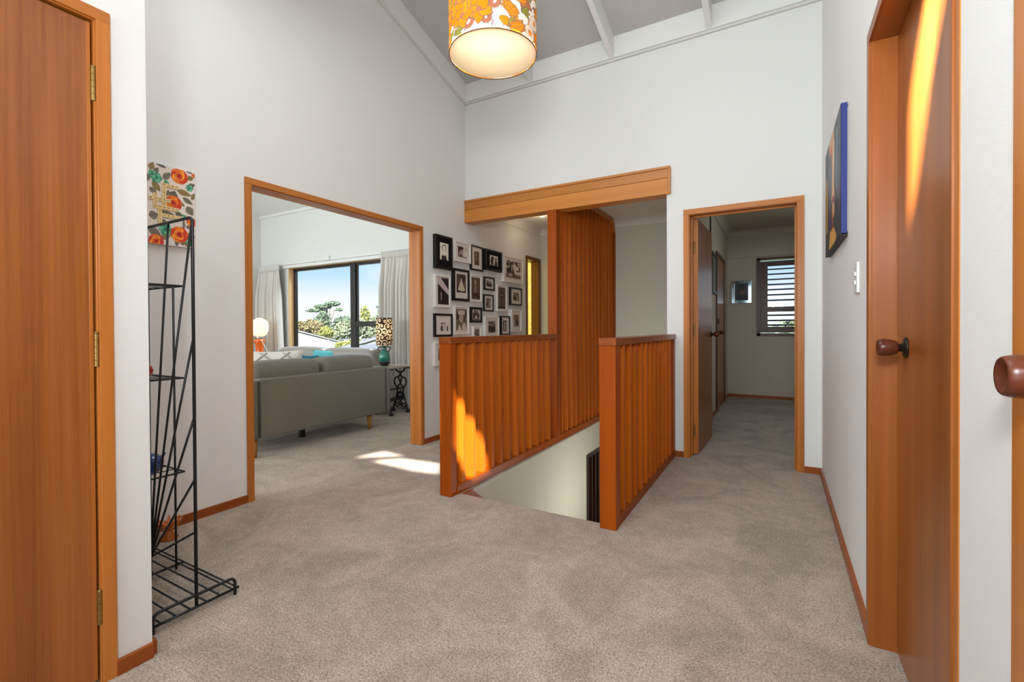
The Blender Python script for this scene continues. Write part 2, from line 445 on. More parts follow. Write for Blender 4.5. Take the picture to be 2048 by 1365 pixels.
# numpy painter ----------------------------------------------------
class Paint:
    def __init__(s, W, H, nx, ny, base, wrap=0.0):
        u = np.linspace(0, W, nx); v = np.linspace(0, H, ny)
        s.U, s.V = np.meshgrid(u, v); s.W, s.H, s.nx, s.ny, s.wrap = W, H, nx, ny, wrap
        s.c = np.zeros((ny, nx, 3)); s.c[:] = base
    def loc(s, cx, cy, ang=0.0):
        du = s.U - cx
        if s.wrap: du = (du + s.wrap / 2) % s.wrap - s.wrap / 2
        dv = s.V - cy; c, n = math.cos(ang), math.sin(ang)
        return du * c + dv * n, -du * n + dv * c
    def put(s, mask, col, a=1.0):
        s.c[mask] = np.array(col) * a + s.c[mask] * (1 - a)
    def ell(s, cx, cy, rx, ry, col, ang=0.0, ol=None, ow=0.0, a=1.0):
        x, y = s.loc(cx, cy, ang)
        if ol is not None: s.put((x / (rx + ow)) ** 2 + (y / (ry + ow)) ** 2 < 1, ol)
        s.put((x / rx) ** 2 + (y / ry) ** 2 < 1, col, a)
    def leaf(s, cx, cy, ln, wd, ang, col, ol=None, ow=0.0, vein=None, vw=0.0):
        x, y = s.loc(cx, cy, ang); t = np.clip(x / ln, -1, 1)
        prof = wd * (1 - t ** 2) * (1 - 0.3 * t)
        ins = (np.abs(x) < ln)
        if ol is not None:
            t2 = np.clip(x / (ln + ow), -1, 1)
            s.put((np.abs(x) < ln + ow) & (np.abs(y) < wd * (1 - t2 ** 2) * (1 - .3 * t2) + ow), ol)
        s.put(ins & (np.abs(y) < prof), col)
        if vein is not None:
            s.put(ins & (np.abs(y) < prof) & (np.abs(y) < vw), vein)
            s.put(ins & (np.abs(y) < prof * .9) & (np.abs(((x + np.abs(y) * .9) / (ln * .3)) % 1 - .5) < .09), vein, .55)
    def rect(s, x0, x1, y0, y1, col, a=1.0):
        s.put((s.U > x0) & (s.U < x1) & (s.V > y0) & (s.V < y1), col, a)
    def poly(s, pts, col, a=1.0):
        ins = np.zeros(s.U.shape, bool); n = len(pts); j = n - 1
        for i in range(n):
            xi, yi = pts[i]; xj, yj = pts[j]
            cond = ((yi > s.V) != (yj > s.V)) & (s.U < (xj - xi) * (s.V - yi) / (yj - yi + 1e-12) + xi)
            ins ^= cond; j = i
        s.put(ins, col, a)
    def mesh(s, name, mapf, mat, parent, smooth=False):
        P = mapf(s.U.ravel(), s.V.ravel())
        n, nx, ny = s.nx * s.ny, s.nx, s.ny
        idx = np.arange(n).reshape(ny, nx)
        q = np.stack([idx[:-1, :-1], idx[:-1, 1:], idx[1:, 1:], idx[1:, :-1]], -1).reshape(-1, 4)
        me = bpy.data.meshes.new(name)
        po = np.array(world_origin(parent)) if parent is not None else np.zeros(3)
        c = (P.min(0) + P.max(0)) / 2
        me.from_pydata((P - c).tolist(), [], q.tolist())
        if smooth: me.polygons.foreach_set('use_smooth', [True] * len(q))
        srgb = np.clip(s.c.reshape(-1, 3) / 255.0, 0, 1)
        ln = np.where(srgb <= 0.04045, srgb / 12.92, ((srgb + 0.055) / 1.055) ** 2.4)
        rgba = np.ones((n, 4), np.float32); rgba[:, :3] = ln
        at = me.color_attributes.new('Col', 'FLOAT_COLOR', 'POINT'); at.data.foreach_set('color', rgba.ravel())
        me.materials.append(mat)
        o = bpy.data.objects.new(name, me); link(o, parent); o.location = Vector((c - po).tolist())
        ORIG[o.name] = Vector((c - po).tolist())
        return o

# ================================================================== STRUCTURE
XL, YB, XR, XD = -2.80, 3.952, 0.271, -1.75      # left wall, back wall, right wall, cupboard wall
ZS = 0.292
def zc(y): return 3.54 + ZS * (YB - y)
mX = lambda a, b, d: (d, a, b)
mY = lambda a, b, d: (a, d, b)
mZ = lambda a, b, d: (a, b, d)

floor_mb = MB().prism([(-7.7, -4.7), (1.2, -4.7), (1.2, 7.9), (-.79, 7.9), (-.79, 5.8), (-2.91, 5.8), (-2.91, 4.9), (-7.7, 4.9)],
                      [[(-1.75, 2.40), (-.80, 2.40), (-.80, 5.70), (-1.75, 5.70)]], mZ, -.12, 0)
struct('floor', floor_mb, M_CARPET, recentre=False)

struct('wall_left', MB().prism([(-4.7, 0), (1.665, 0), (1.665, 1.957), (3.25, 1.957), (3.25, 0), (5.8, 0), (5.8, 3.62), (4.06, 3.62), (-4.7, 6.15)],
       [[(5.30, .35), (5.645, .35), (5.645, 1.955), (5.30, 1.955)]], mX, XL - .11, XL), M_WALL, recentre=False)
struct('wall_back', MB().prism([(XL, 3.66), (XL, 2.15), (-.79, 2.15), (-.79, 0), (-.64, 0), (-.64, 1.985), (.145, 1.985), (.145, 0), (1.2, 0), (1.2, 3.66)],
       [], mY, YB, YB + .108), M_WALL, recentre=False)
struct('wall_right', MB().prism([(1.074, 1.99), (1.912, 1.99), (1.912, 0), (YB, 0), (YB, 3.62), (1.074, 4.45)], [], mX, XR, XR + .13), M_WALL_STRIPE, recentre=False)
struct('wall_right.001', MB().prism([(-4.7, 0), (-.05, 0), (-.05, 1.99), (.835, 1.99), (.835, 0), (1.074, 0), (1.074, 4.45), (-4.7, 6.15)],
       [[(-1.9, 2.36), (.35, 2.36), (.35, 4.4), (-1.9, 4.4)]], mX, XR, XR + .13), M_WALL_TEX, recentre=False)  # high opening added to let the shaped sun in
# added unseen mask in the right wall; gaps shaped to cast the sun patches
def to_sun_mask(p):
    t = (XR + .06 - p[0]) / .80
    return (p[1] - t, .97 * t)
SUN_GAPS = [[to_sun_mask(p) for p in q] for q in (
    [(-2.80, 2.655), (-2.33, 2.62), (-2.13, 2.65), (-2.285, 2.85), (-2.65, 2.815)],
    [(-3.00, 2.645), (-2.94, 2.90), (-2.68, 2.89), (-2.88, 2.75)],
    [(-2.01, 2.66), (-1.96, 2.66), (-1.87, 2.59), (-1.795, 2.59), (-1.80, 2.80), (-1.92, 2.93), (-2.06, 3.01), (-2.31, 3.05)])]
struct('sun_mask', MB().prism([(-1.95, 2.31), (.40, 2.31), (.40, 4.45), (-1.95, 4.45)], SUN_GAPS, mX, XR + .055, XR + .06), M_RAFT, recentre=False)
struct('wall_cupboard', MB().prism([(-4.7, 0), (-.25, 0), (-.25, 1.985), (.602, 1.985), (.602, 0), (.717, 0), (.717, 4.52), (-4.7, 6.1)], [], mX, XD - .10, XD), M_WALL_TEX, recentre=False)
struct('wall_recess', MB().prism([(XL, 0), (XD - .10, 0), (XD - .10, 4.52), (XL, 4.52)], [], mY, .617, .717), M_WALL, recentre=False)
struct('wall_entry', MB().prism([(XL, 0), (.4, 0), (.4, 6.1), (XL, 6.1)], [[(-1.5, .3), (.1, .3), (.1, 2.2), (-1.5, 2.2)]], mY, -4.8, -4.7), M_WALL, recentre=False)
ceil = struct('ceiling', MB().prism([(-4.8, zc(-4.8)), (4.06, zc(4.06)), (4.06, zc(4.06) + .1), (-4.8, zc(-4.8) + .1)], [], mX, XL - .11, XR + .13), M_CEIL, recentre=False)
# rafters and fascia boards below the sloping ceiling
def sloped(x0, x1, y0, y1, dz0, dz1):
    return MB().hexa([(x0, y0, zc(y0) + dz0), (x1, y0, zc(y0) + dz0), (x1, y1, zc(y1) + dz0), (x0, y1, zc(y1) + dz0)],
                     [(x0, y0, zc(y0) + dz1), (x1, y0, zc(y0) + dz1), (x1, y1, zc(y1) + dz1), (x0, y1, zc(y1) + dz1)])
for x in (-2.02, -1.24, -.465):
    build('rafter', sloped(x - .022, x + .022, -4.7, YB - .02, -.175, .005), M_RAFT, ceil, .002)
build('fascia', sloped(XL, XL + .035, .717, YB, -.175, .005), M_RAFT, ceil, .002)
build('fascia', MB().box(XL, XR, YB - .03, YB, 3.37, 3.575), M_RAFT, ceil, .002)
build('cover_strip', sloped(XL, XL + .018, .717, YB, -.20, -.175), M_TRIMW, ceil, .002)
build('cover_strip', MB().box(XL, XR, YB - .018, YB, 3.348, 3.37), M_TRIMW, ceil, .002)

# living room shell
def zl(y): return 2.95 + ZS * (4.75 - y)
struct('wall_living_window', MB().prism([(-7.7, 0), (-2.91, 0), (-2.91, 3.1), (-7.7, 3.1)], [[(-6.87, .45), (-4.30, .45), (-4.30, 2.05), (-6.87, 2.05)]], mY, 4.75, 4.90), M_WALL, recentre=False)
struct('wall_living_left', MB().prism([(-1.6, 0), (4.75, 0), (4.75, 3.0), (-1.6, 4.9)], [], mX, -7.7, -7.6), M_WALL, recentre=False)
struct('wall_living_near', MB().box(-7.7, -2.91, -1.7, -1.6, 0, 4.95), M_WALL, recentre=False)
c2 = struct('ceiling_living', MB().prism([(-1.7, zl(-1.7)), (4.9, zl(4.9)), (4.9, zl(4.9) + .1), (-1.7, zl(-1.7) + .1)], [], mX, -7.7, -2.91), M_WALL, recentre=False)
build('batten', MB().box(-7.6, -2.91, 4.72, 4.75, zl(4.75) - .04, zl(4.75) + .01), M_RAFT, c2, .002)
# gallery, stairwell and hall shells
struct('wall_far', MB().box(-2.91, -.667, 5.68, 5.80, -2.4, 2.5), M_STAIRW, recentre=False)
struct('ceiling_gallery', MB().box(-2.80, -.667, 4.06, 5.68, 2.40, 2.5), M_WALL, recentre=False)
struct('wall_hall_left', MB().box(-.79, -.667, 4.06, 7.75, -2.4, 2.5), M_HALL, recentre=False)
struct('wall_stair_left', MB().prism([(2.3, -2.4), (4.645, -2.4), (4.645, -.305), (5.68, -.305), (5.68, -.12), (2.3, -.12)], [], mX, -1.85, -1.75), M_STAIRW, recentre=False)
struct('trim_2', MB().box(-1.752, -1.748, 2.40, 5.68, -.12, -.012), M_STAIRW, recentre=False)
struct('wall_stair_right', MB().box(-.80, -.70, 2.3, 4.06, -2.4, -.12), M_STAIRW, recentre=False)
struct('wall_stair_near', MB().box(-1.75, -.80, 2.30, 2.40, -2.4, -.12), M_STAIRW, recentre=False)
struct('floor_lower', MB().box(-3.2, -.5, 2.2, 5.9, -2.5, -2.4), M_CARPET, recentre=False)
struct('wall_hall_far', MB().prism([(-.667, 0), (1.1, 0), (1.1, 2.5), (-.667, 2.5)], [[(-.267, .922), (.95, .922), (.95, 2.06), (-.267, 2.06)]], mY, 7.75, 7.87), M_HALL, recentre=False)
struct('wall_hall_right', MB().box(1.1, 1.2, 4.06, 7.87, 0, 2.5), M_HALL, recentre=False)
struct('ceiling_hall', MB().box(-.667, 1.1, 4.06, 7.75, 2.48, 2.58), M_HALL, recentre=False)
struct('trim_3', MB().box(-.667, 1.1, 7.715, 7.75, 2.085, 2.48), M_HALL, .003, recentre=False)
def cove(name, p0, p1, n, zt, r, mat):
    """concave cornice running from p0 to p1, n points into the room"""
    prof = [(0, zt), (0, zt - r - .02), (.012, zt - r - .02)]
    for k in range(9):
        a = math.pi / 2 * k / 8
        prof.append((r + .012 - r * math.cos(a), zt - r + r * math.sin(a)))
    vs = []; m_ = len(prof)
    for p in (p0, p1):
        for d, z in prof: vs.append((p[0] + n[0] * d, p[1] + n[1] * d, z))
    fs = [(i, (i + 1) % m_, m_ + (i + 1) % m_, m_ + i) for i in range(m_)] + [tuple(range(m_)), tuple(range(m_, 2 * m_))]
    return struct(name, MB().add(vs, fs), mat, recentre=False)
cove('trim_4', (XL, 5.68), (-.79, 5.68), (0, -1), 2.40, .085, M_WALL)
cove('trim_5', (XL, 4.06), (XL, 5.68), (1, 0), 2.40, .085, M_WALL)
cove('trim_6', (-.667, 7.715), (1.1, 7.715), (0, -1), 2.48, .07, M_HALL)
cove('trim_7', (-.667, 4.06), (-.667, 7.715), (1, 0), 2.48, .07, M_HALL)

# skirting boards
H = .047
def skirt(name, x0, x1, y0, y1):
    ax = 'X' if (x1 - x0) > (y1 - y0) else 'Y'
    struct(name, MB().box(x0, x1, y0, y1, 0, H), W_SKIRT[ax], .002)
skirt('baseboard_left', XL, XL + .014, .717, 1.648)
skirt('baseboard_left.001', XL, XL + .014, 3.272, 5.68)
skirt('baseboard_back', -.79, -.656, YB - .014, YB)
skirt('baseboard_back.001', .165, XR - .014, YB - .014, YB)
skirt('baseboard_right', XR - .014, XR, 1.945, YB)
skirt('baseboard_cupboard', XD, XD + .014, .62, .717)
skirt('baseboard_recess', XL + .014, XD, .717, .731)
skirt('baseboard_far', XL + .014, -1.85, 5.666, 5.68)
skirt('baseboard_hall_far', -.667, 1.1, 7.736, 7.75)
skirt('baseboard_hall_left', -.667, -.653, 4.35, 6.22)
skirt('baseboard_hall_left.001', -.667, -.653, 7.26, 7.736)
skirt('baseboard_living', -7.6, -2.91, 4.736, 4.75)

# door and opening casings: each a frame of head and jambs
def casing(name, axis, wall0, wall1, a0, a1, ztop, w, proud, W=W_CASE, lining=.012, sides=(1, 1), stop=None):
    """opening a0..a1 along the wall; wall0 = face the casing sits on, wall1 = the other face"""
    root = struct_root(name, (wall0, a0, 0) if axis == 'X' else (a0, wall0, 0))
    s = 1 if wall0 > wall1 else -1
    f0, f1 = sorted((wall0, wall0 + s * proud)); l0, l1 = sorted((wall0 + s * proud * .4, wall1))
    def bx(nm, d0, d1, b0, b1, z0, z1, mt):
        if axis == 'X': return boxo(nm, d0, d1, b0, b1, z0, z1, mt, root)
        return boxo(nm, b0, b1, d0, d1, z0, z1, mt, root)
    hx = 'Y' if axis == 'X' else 'X'
    if sides[0]: bx('casing_jamb', f0, f1, a0 - w, a0, 0, ztop, W['Z'])
    if sides[1]: bx('casing_jamb', f0, f1, a1, a1 + w, 0, ztop, W['Z'])
    bx('casing_head', f0, f1, a0 - w * sides[0], a1 + w * sides[1], ztop, ztop + w, W[hx])
    bx('jamb_lining', l0, l1, a0 - lining, a0 + .004, 0, ztop, W['Z'])
    bx('jamb_lining', l0, l1, a1 - .004, a1 + lining, 0, ztop, W['Z'])
    bx('head_lining', l0, l1, a0, a1, ztop - .004, ztop + lining, W[hx])
    if stop:
        d0, d1, t = stop
        bx('door_stop', d0, d1, a0 + .004, a0 + .004 + t, 0, ztop - .004, W['Z'])
        bx('door_stop', d0, d1, a1 - .004 - t, a1 - .004, 0, ztop - .004, W['Z'])
        bx('door_stop', d0, d1, a0, a1, ztop - .004 - t, ztop - .004, W[hx])
    return root
casing('trim_8', 'X', XL, XL - .115, 1.686, 3.227, 1.937, .039, .016)                 # living room opening
casing('trim_9', 'Y', YB, YB + .11, -.617, .122, 1.952, .042, .014, stop=(YB + .06, YB + .072, .012))   # hall doorway
t10 = casing('sun_mask0', 'X', XR, XR + .13, 1.112, 1.905, 1.978, .038, .014, W=W_JAMB, sides=(0, 1), stop=(XR + .095, XR + .11, .012))
boxo('casing_jamb', XR - .002, XR + .13, 1.074, 1.112, 0, 1.978, W_CASE['Z'], t10)  # closed door on the right
casing('sun_mask1', 'X', XR, XR + .13, -.03, .824, 1.978, .040, .002)                    # door beside the camera
casing('sun_mask2', 'X', XD, XD - .10, -.235, .589, 1.966, .034, .012)                   # cupboard door
# timber lintel over the stairwell opening: two boards with a shadow line, top bead, end batten
lt = struct_root('sun_mask3', (XL, YB, 2.14))
boxo('lintel_board', XL, -.775, YB - .024, YB + .11, 2.14, 2.268, W_BEAM['X'], lt, .002)
boxo('lintel_board', XL, -.775, YB - .022, YB, 2.271, 2.345, W_BEAM['X'], lt, .002)
boxo('lintel_bead', XL, -.757, YB - .032, YB, 2.345, 2.366, W_BEAM['X'], lt, .003)
boxo('lintel_batten', -.775, -.757, YB - .032, YB, 2.14, 2.345, W_BEAM['Z'], lt, .003)

# hardware builders
def hinge(parent, x, y, z, h=.10, axis_out=(1, 0), local=False):
    mb = MB()
    n = 5
    for k in range(n):
        z0 = z - h / 2 + h * k / n
        mb.lathe([(.0001, z0 + .0003), (.0062, z0 + .0003), (.0065, z0 + .0008), (.0065, z0 + h / n - .0008), (.0062, z0 + h / n - .0003), (.0001, z0 + h / n - .0003)], (x, y, 0), 12)
    mb.sm = [False] * len(mb.f)
    hg = build('hinge', mb, M_BRASS, parent, local=local)
    lb = MB().lathe([(.0001, z + h / 2), (.0062, z + h / 2), (.0066, z + h / 2 + .004), (.004, z + h / 2 + .007), (.0001, z + h / 2 + .008)], (x, y, 0), 12)
    build('hinge_pin', lb, M_BRASS, hg, local=local)
    return hg
KNOB = [(.011, .018), (.017, .021), (.0215, .028), (.0242, .039), (.0258, .051), (.0254, .060), (.0238, .0660), (.0218, .0684), (.0195, .0675), (.010, .0632), (.0001, .0622)]
def knob(parent, centre, axis, local=False):
    k = build('door_knob', MB().lathe(KNOB, centre, 28, axis, caps=False), W_KNOB['Z'], parent, local=local)
    build('knob_rose', MB().lathe([(.0001, 0), (.030, 0), (.031, .003), (.026, .007), (.0125, .0085), (.011, .019), (.0001, .019)], centre, 28, axis), M_BRONZE, k, local=local)
    return k

d1 = struct_root('door_1', (XD - .02, .578, 0))
boxo('door_leaf', XD - .040, XD - .002, -.228, .5785, .012, 1.955, W_DOOR['Z'], d1, .003)
boxo('lipping', XD - .040, XD - .0012, .570, .5795, .012, 1.955, W_CASE['Z'], d1, .001)
for z in (1.775, .992, .225): hinge(d1, XD + .002, .585, z, .098)
d3 = struct_root('door_3', (.33, 1.9, 0))
boxo('door_leaf',   .330, .366, 1.116, 1.893, .010, 1.970, W_DOOR['Z'], d3, .002)
knob(d3, (.330, 1.776, .987), '-X')
d4 = struct_root('door_4', (.285, .82, 0))
boxo('door_leaf', .300, .336, -.022, .818, .010, 1.970, W_DOOR['Z'], d4, .002)
knob(d4, (.300, .775, .990), '-X')
# hall door, standing open against the hall side
d2 = struct_root('door_2', (-.603, YB + .112, 0)); d2.rotation_euler = (0, 0, math.radians(-2.0))
boxo('door_leaf', -.002, .036, .0, .715, .010, 1.940, W_DOOR['Z'], d2, .002, local=True)
for z in (1.70, 1.02, .20): hinge(d2, .010, -.010, z, .09, local=True)
knob(d2, (.036, .655, .985), 'X', local=True)
boxo('lipping', -.003, .037, -.0015, .004, .010, 1.940, W_CASE['Z'], d2, 0, local=True)
boxo('latch_plate', .006, .028, .7145, .7165, .93, 1.04, M_BRASS, d2, 0, local=True)
# door on the left side of the hall
casing('sun_mask4', 'X', -.667, -.672, 6.29, 7.18, 1.95, .045, .018, W=W_DARK, lining=.002)
d5 = struct_root('door_5', (-.667, 6.3, 0))
boxo('door_leaf', -.669, -.660, 6.29, 7.18, .008, 1.95, W_DOOR['Z'], d5, .001)
knob(d5, (-.660, 6.36, .985), 'X')
boxo('door_lock', -.660, -.640, 6.335, 6.395, 1.09, 1.16, M_BRONZE, d5, .004)

# windows
w1 = struct_root('window_1', (-5.58, 4.80, .45))
boxo('timber_liner', -6.872, -6.855, 4.75, 4.90, .45, 2.05, W_PALE['Z'], w1)
boxo('timber_liner', -4.315, -4.298, 4.75, 4.90, .45, 2.05, W_PALE['Z'], w1)
boxo('timber_liner', -6.872, -4.298, 4.75, 4.90, 2.035, 2.052, W_PALE['X'], w1)
boxo('window_sill', -6.90, -4.27, 4.70, 4.90, .435, .455, W_PALE['X'], w1)
boxo('head_ledge', -6.95, -4.22, 4.70, 4.75, 2.036, 2.080, M_RAFT, w1, .003)
fr = boxo('window_frame', -6.855, -6.815, 4.83, 4.88, .455, 2.035, M_ALU, w1)
for a in ((-4.355, -4.315, .455, 2.035), (-6.855, -4.315, .455, .50), (-6.855, -4.315, 1.995, 2.035)):
    boxo('window_frame', a[0], a[1], 4.83, 4.88, a[2], a[3], M_ALU, w1)
boxo('mullion', -5.51, -5.405, 4.815, 4.885, .455, 2.035, M_ALU, w1, .003)
boxo('transom', -5.405, -4.355, 4.82, 4.882, 1.09, 1.165, M_ALU, w1, .003)
boxo('sash_bead', -5.405, -5.365, 4.835, 4.85, 1.165, 1.995, M_ALU, w1, .002)
boxo('glass_pane', -6.815, -5.51, 4.852, 4.856, .50, 1.995, M_GLASS, w1, 0)
boxo('glass_pane', -5.405, -4.355, 4.852, 4.856, 1.165, 1.995, M_GLASS, w1, 0)
boxo('glass_pane', -5.405, -4.355, 4.852, 4.856, .50, 1.09, M_GLASS, w1, 0)
w2 = struct_root('window_2', (XL, 5.47, .35))
for y0, y1 in ((5.262, 5.30), (5.645, 5.672)): boxo('casing_jamb', XL, XL + .014, y0, y1, .31, 1.955, W_MIDD['Z'], w2)
boxo('casing_head', XL, XL + .014, 5.262, 5.672, 1.955, 1.985, W_MIDD['Y'], w2)
boxo('window_sill', XL - .11, XL + .02, 5.262, 5.672, .31, .352, W_MIDD['Y'], w2)
for y0, y1 in ((5.30, 5.312), (5.633, 5.645)): boxo('jamb_lining', XL - .12, XL + .004, y0, y1, .35, 1.955, W_MIDD['Z'], w2)
boxo('head_lining', XL - .12, XL + .004, 5.30, 5.645, 1.943, 1.955, W_MIDD['Y'], w2)
boxo('amber_pane', XL - .112, XL - .106, 5.312, 5.633, .35, 1.943, M_AMBER, w2, 0)
# hall window: timber frame, shutter panel with a mid rail and louvre slats
w3 = struct_root('window_3', (.34, 7.75, .92))
for a in ((-.267, -.225, .922, 2.06), (.91, .95, .922, 2.06)): boxo('window_frame', a[0], a[1], 7.72, 7.87, a[2], a[3], W_WIN['Z'], w3)
for z0, z1 in ((.922, .958), (2.028, 2.06)): boxo('window_frame', -.267, .95, 7.72, 7.87, z0, z1, W_WIN['X'], w3)
SY0, SY1 = 7.745, 7.775
for a in ((-.224, -.130), (.82, .909)): boxo('shutter_stile', a[0], a[1], SY0, SY1, .972, 2.008, W_WIN['Z'], w3)
for z0, z1 in ((.972, 1.055), (1.272, 1.345), (1.935, 2.008)): boxo('shutter_rail', -.130, .82, SY0, SY1, z0, z1, W_WIN['X'], w3)
def louvre(z):
    mb = MB(); c, s = math.cos(math.radians(24)), math.sin(math.radians(24))
    pts = []
    for k in range(10):
        a = 2 * math.pi * k / 10
        u, v = .028 * math.cos(a), .0065 * math.sin(a)
        pts.append((7.76 + u * c - v * s, z + u * s + v * c))
    vs = [(-.130, y, zz) for y, zz in pts] + [(.82, y, zz) for y, zz in pts]
    fs = [(i, (i + 1) % 10, 10 + (i + 1) % 10, 10 + i) for i in range(10)] + [tuple(range(10)), tuple(range(10, 20))]
    return mb.add(vs, fs)
for z in (1.890, 1.818, 1.742, 1.668, 1.595, 1.519, 1.440, 1.222, 1.146, 1.080): build('louvre_slat', louvre(z), W_WIN['X'], w3)
boxo('glass_pane', -.225, .91, 7.835, 7.839, .958, 2.028, M_GLASS, w3, 0)

# ================================================================== BALUSTRADES AND SLATTED SCREENS
LB = thing('balustrade', 'left timber balustrade with flat cap and upright slats beside the gallery wall of photographs', 'balustrade', (-1.80, 3.1, 0))
boxo('newel_post', -1.848, -1.762, 2.312, 2.375, 0, .957, W_RAIL['Z'], LB, .003)
boxo('cap_rail', -1.850, -1.757, 2.308, 3.905, .957, .997, W_CAP['Y'], LB, .003)
boxo('bottom_rail', -1.840, -1.757, 2.375, 3.905, 0, .058, W_RAIL['Y'], LB, .002)
PITCHS = .1185
for k in range(12): boxo('slat', -1.838, -1.765, 2.444 + PITCHS * k, 2.474 + PITCHS * k, .055, .957, W_SLAT['Z'], LB)
RB = thing('balustrade', 'right timber balustrade with flat cap and upright slats along the hall side of the stairs', 'balustrade', (-.77, 3.1, 0))
boxo('newel_post', -.812, -.724, 2.340, 2.420, 0, .957, W_RAIL['Z'], RB, .003)
boxo('cap_rail', -.815, -.720, 2.336, YB - .002, .957, .997, W_CAP['Y'], RB, .003)
boxo('bottom_rail', -.808, -.726, 2.420, YB - .002, 0, .055, W_RAIL['Y'], RB, .002)
for k in range(11): boxo('slat', -.802, -.727, 2.498 + .1255 * k, 2.530 + .1255 * k, .052, .957, W_SLAT['Z'], RB)
boxo('end_post', -.806, -.727, 3.88, YB - .002, .055, .957, W_RAIL['Z'], RB, .002)
SC = thing('slatted_screen', 'tall timber slatted screen from floor to ceiling rising beside the stairwell', 'screen', (-1.80, 4.8, 0))
boxo('screen_post', -1.848, -1.757, 3.905, 3.985, 0, 2.14, W_RAIL['Z'], SC, .003)
boxo('bottom_rail', -1.840, -1.757, 3.985, 5.678, 0, .058, W_RAIL['Y'], SC, .002)
boxo('top_rail', -1.842, -1.752, 4.062, 5.50, 2.345, 2.40, W_CASE['Y'], SC, .002)
def curve_end():
    mb = MB(); n = 10; vs = []
    for k in range(n + 1):
        a = math.pi / 2 * k / n
        for r in (.115, .17):
            y, z = 5.505 + r * math.sin(a), 2.23 + r * math.cos(a)
            vs += [(-1.842, y, z), (-1.752, y, z)]
    fs = []
    for k in range(n):
        b = k * 4; c = b + 4
        fs += [(b, b + 1, c + 1, c), (b + 2, c + 2, c + 3, b + 3), (b, c, c + 2, b + 2), (b + 1, b + 3, c + 3, c + 1)]
    fs += [(0, 2, 3, 1), (n * 4, n * 4 + 1, n * 4 + 3, n * 4 + 2)]
    return mb.add(vs, fs)
build('top_rail_bend', curve_end(), W_CASE['Y'], SC, .001)
y = 4.03; k = 0
while y < 5.66:
    top = 2.14 if y + .03 < 4.062 else (2.35 if y < 5.50 else 2.23 + math.sqrt(max(0, .118 ** 2 - (y - 5.505) ** 2)))
    boxo('slat', -1.838, -1.765, y, y + .03, .055, top, W_SLAT['Z'], SC)
    y += PITCHS
boxo('end_post', -1.842, -1.752, 5.640, 5.678, .055, 2.23, W_RAIL['Z'], SC)
# dark screen of the lower landing, seen down the stairwell
W_VDARK = woods('very_dark_timber', (30, 13, 6), (52, 24, 12), fine=50, broad=16, contrast=.8)
LS = thing('lower_screen', 'dark brown slatted panel low on the stairwell wall below the left balustrade', 'screen', (-1.79, 5.16, -2.4))
boxo('screen_frame', -1.82, -1.742, 4.632, 4.668, -2.4, -.29, W_VDARK['Z'], LS)
boxo('screen_frame', -1.82, -1.742, 4.668, 5.68, -.33, -.29, W_VDARK['Y'], LS)
boxo('backing_board', -1.84, -1.828, 4.668, 5.68, -2.4, -.33, W_VDARK['Z'], LS)
for k in range(9): boxo('slat', -1.826, -1.756, 4.70 + .11 * k, 4.732 + .11 * k, -2.4, -.33, W_VDARK['Z'], LS)
# stair flight going down away from the camera
ST = thing('staircase', 'carpeted stair flight going down between the two balustrades, with timber wall string', 'stairs', (-1.27, 3.9, -2.4))
for k in range(12):
    boxo('tread', -1.732, -.802, 2.402 + .25 * k, 2.402 + .25 * (k + 1), -2.4, -.185 * (k + 1), M_CARPET, ST, .008)
build('wall_string', MB().prism([(2.402, 0), (2.50, 0), (5.2, -2.0), (5.2, -2.39), (2.402, -.31)], [], mX, -1.7478, -1.733), W_RAIL['Y'], ST, .002)

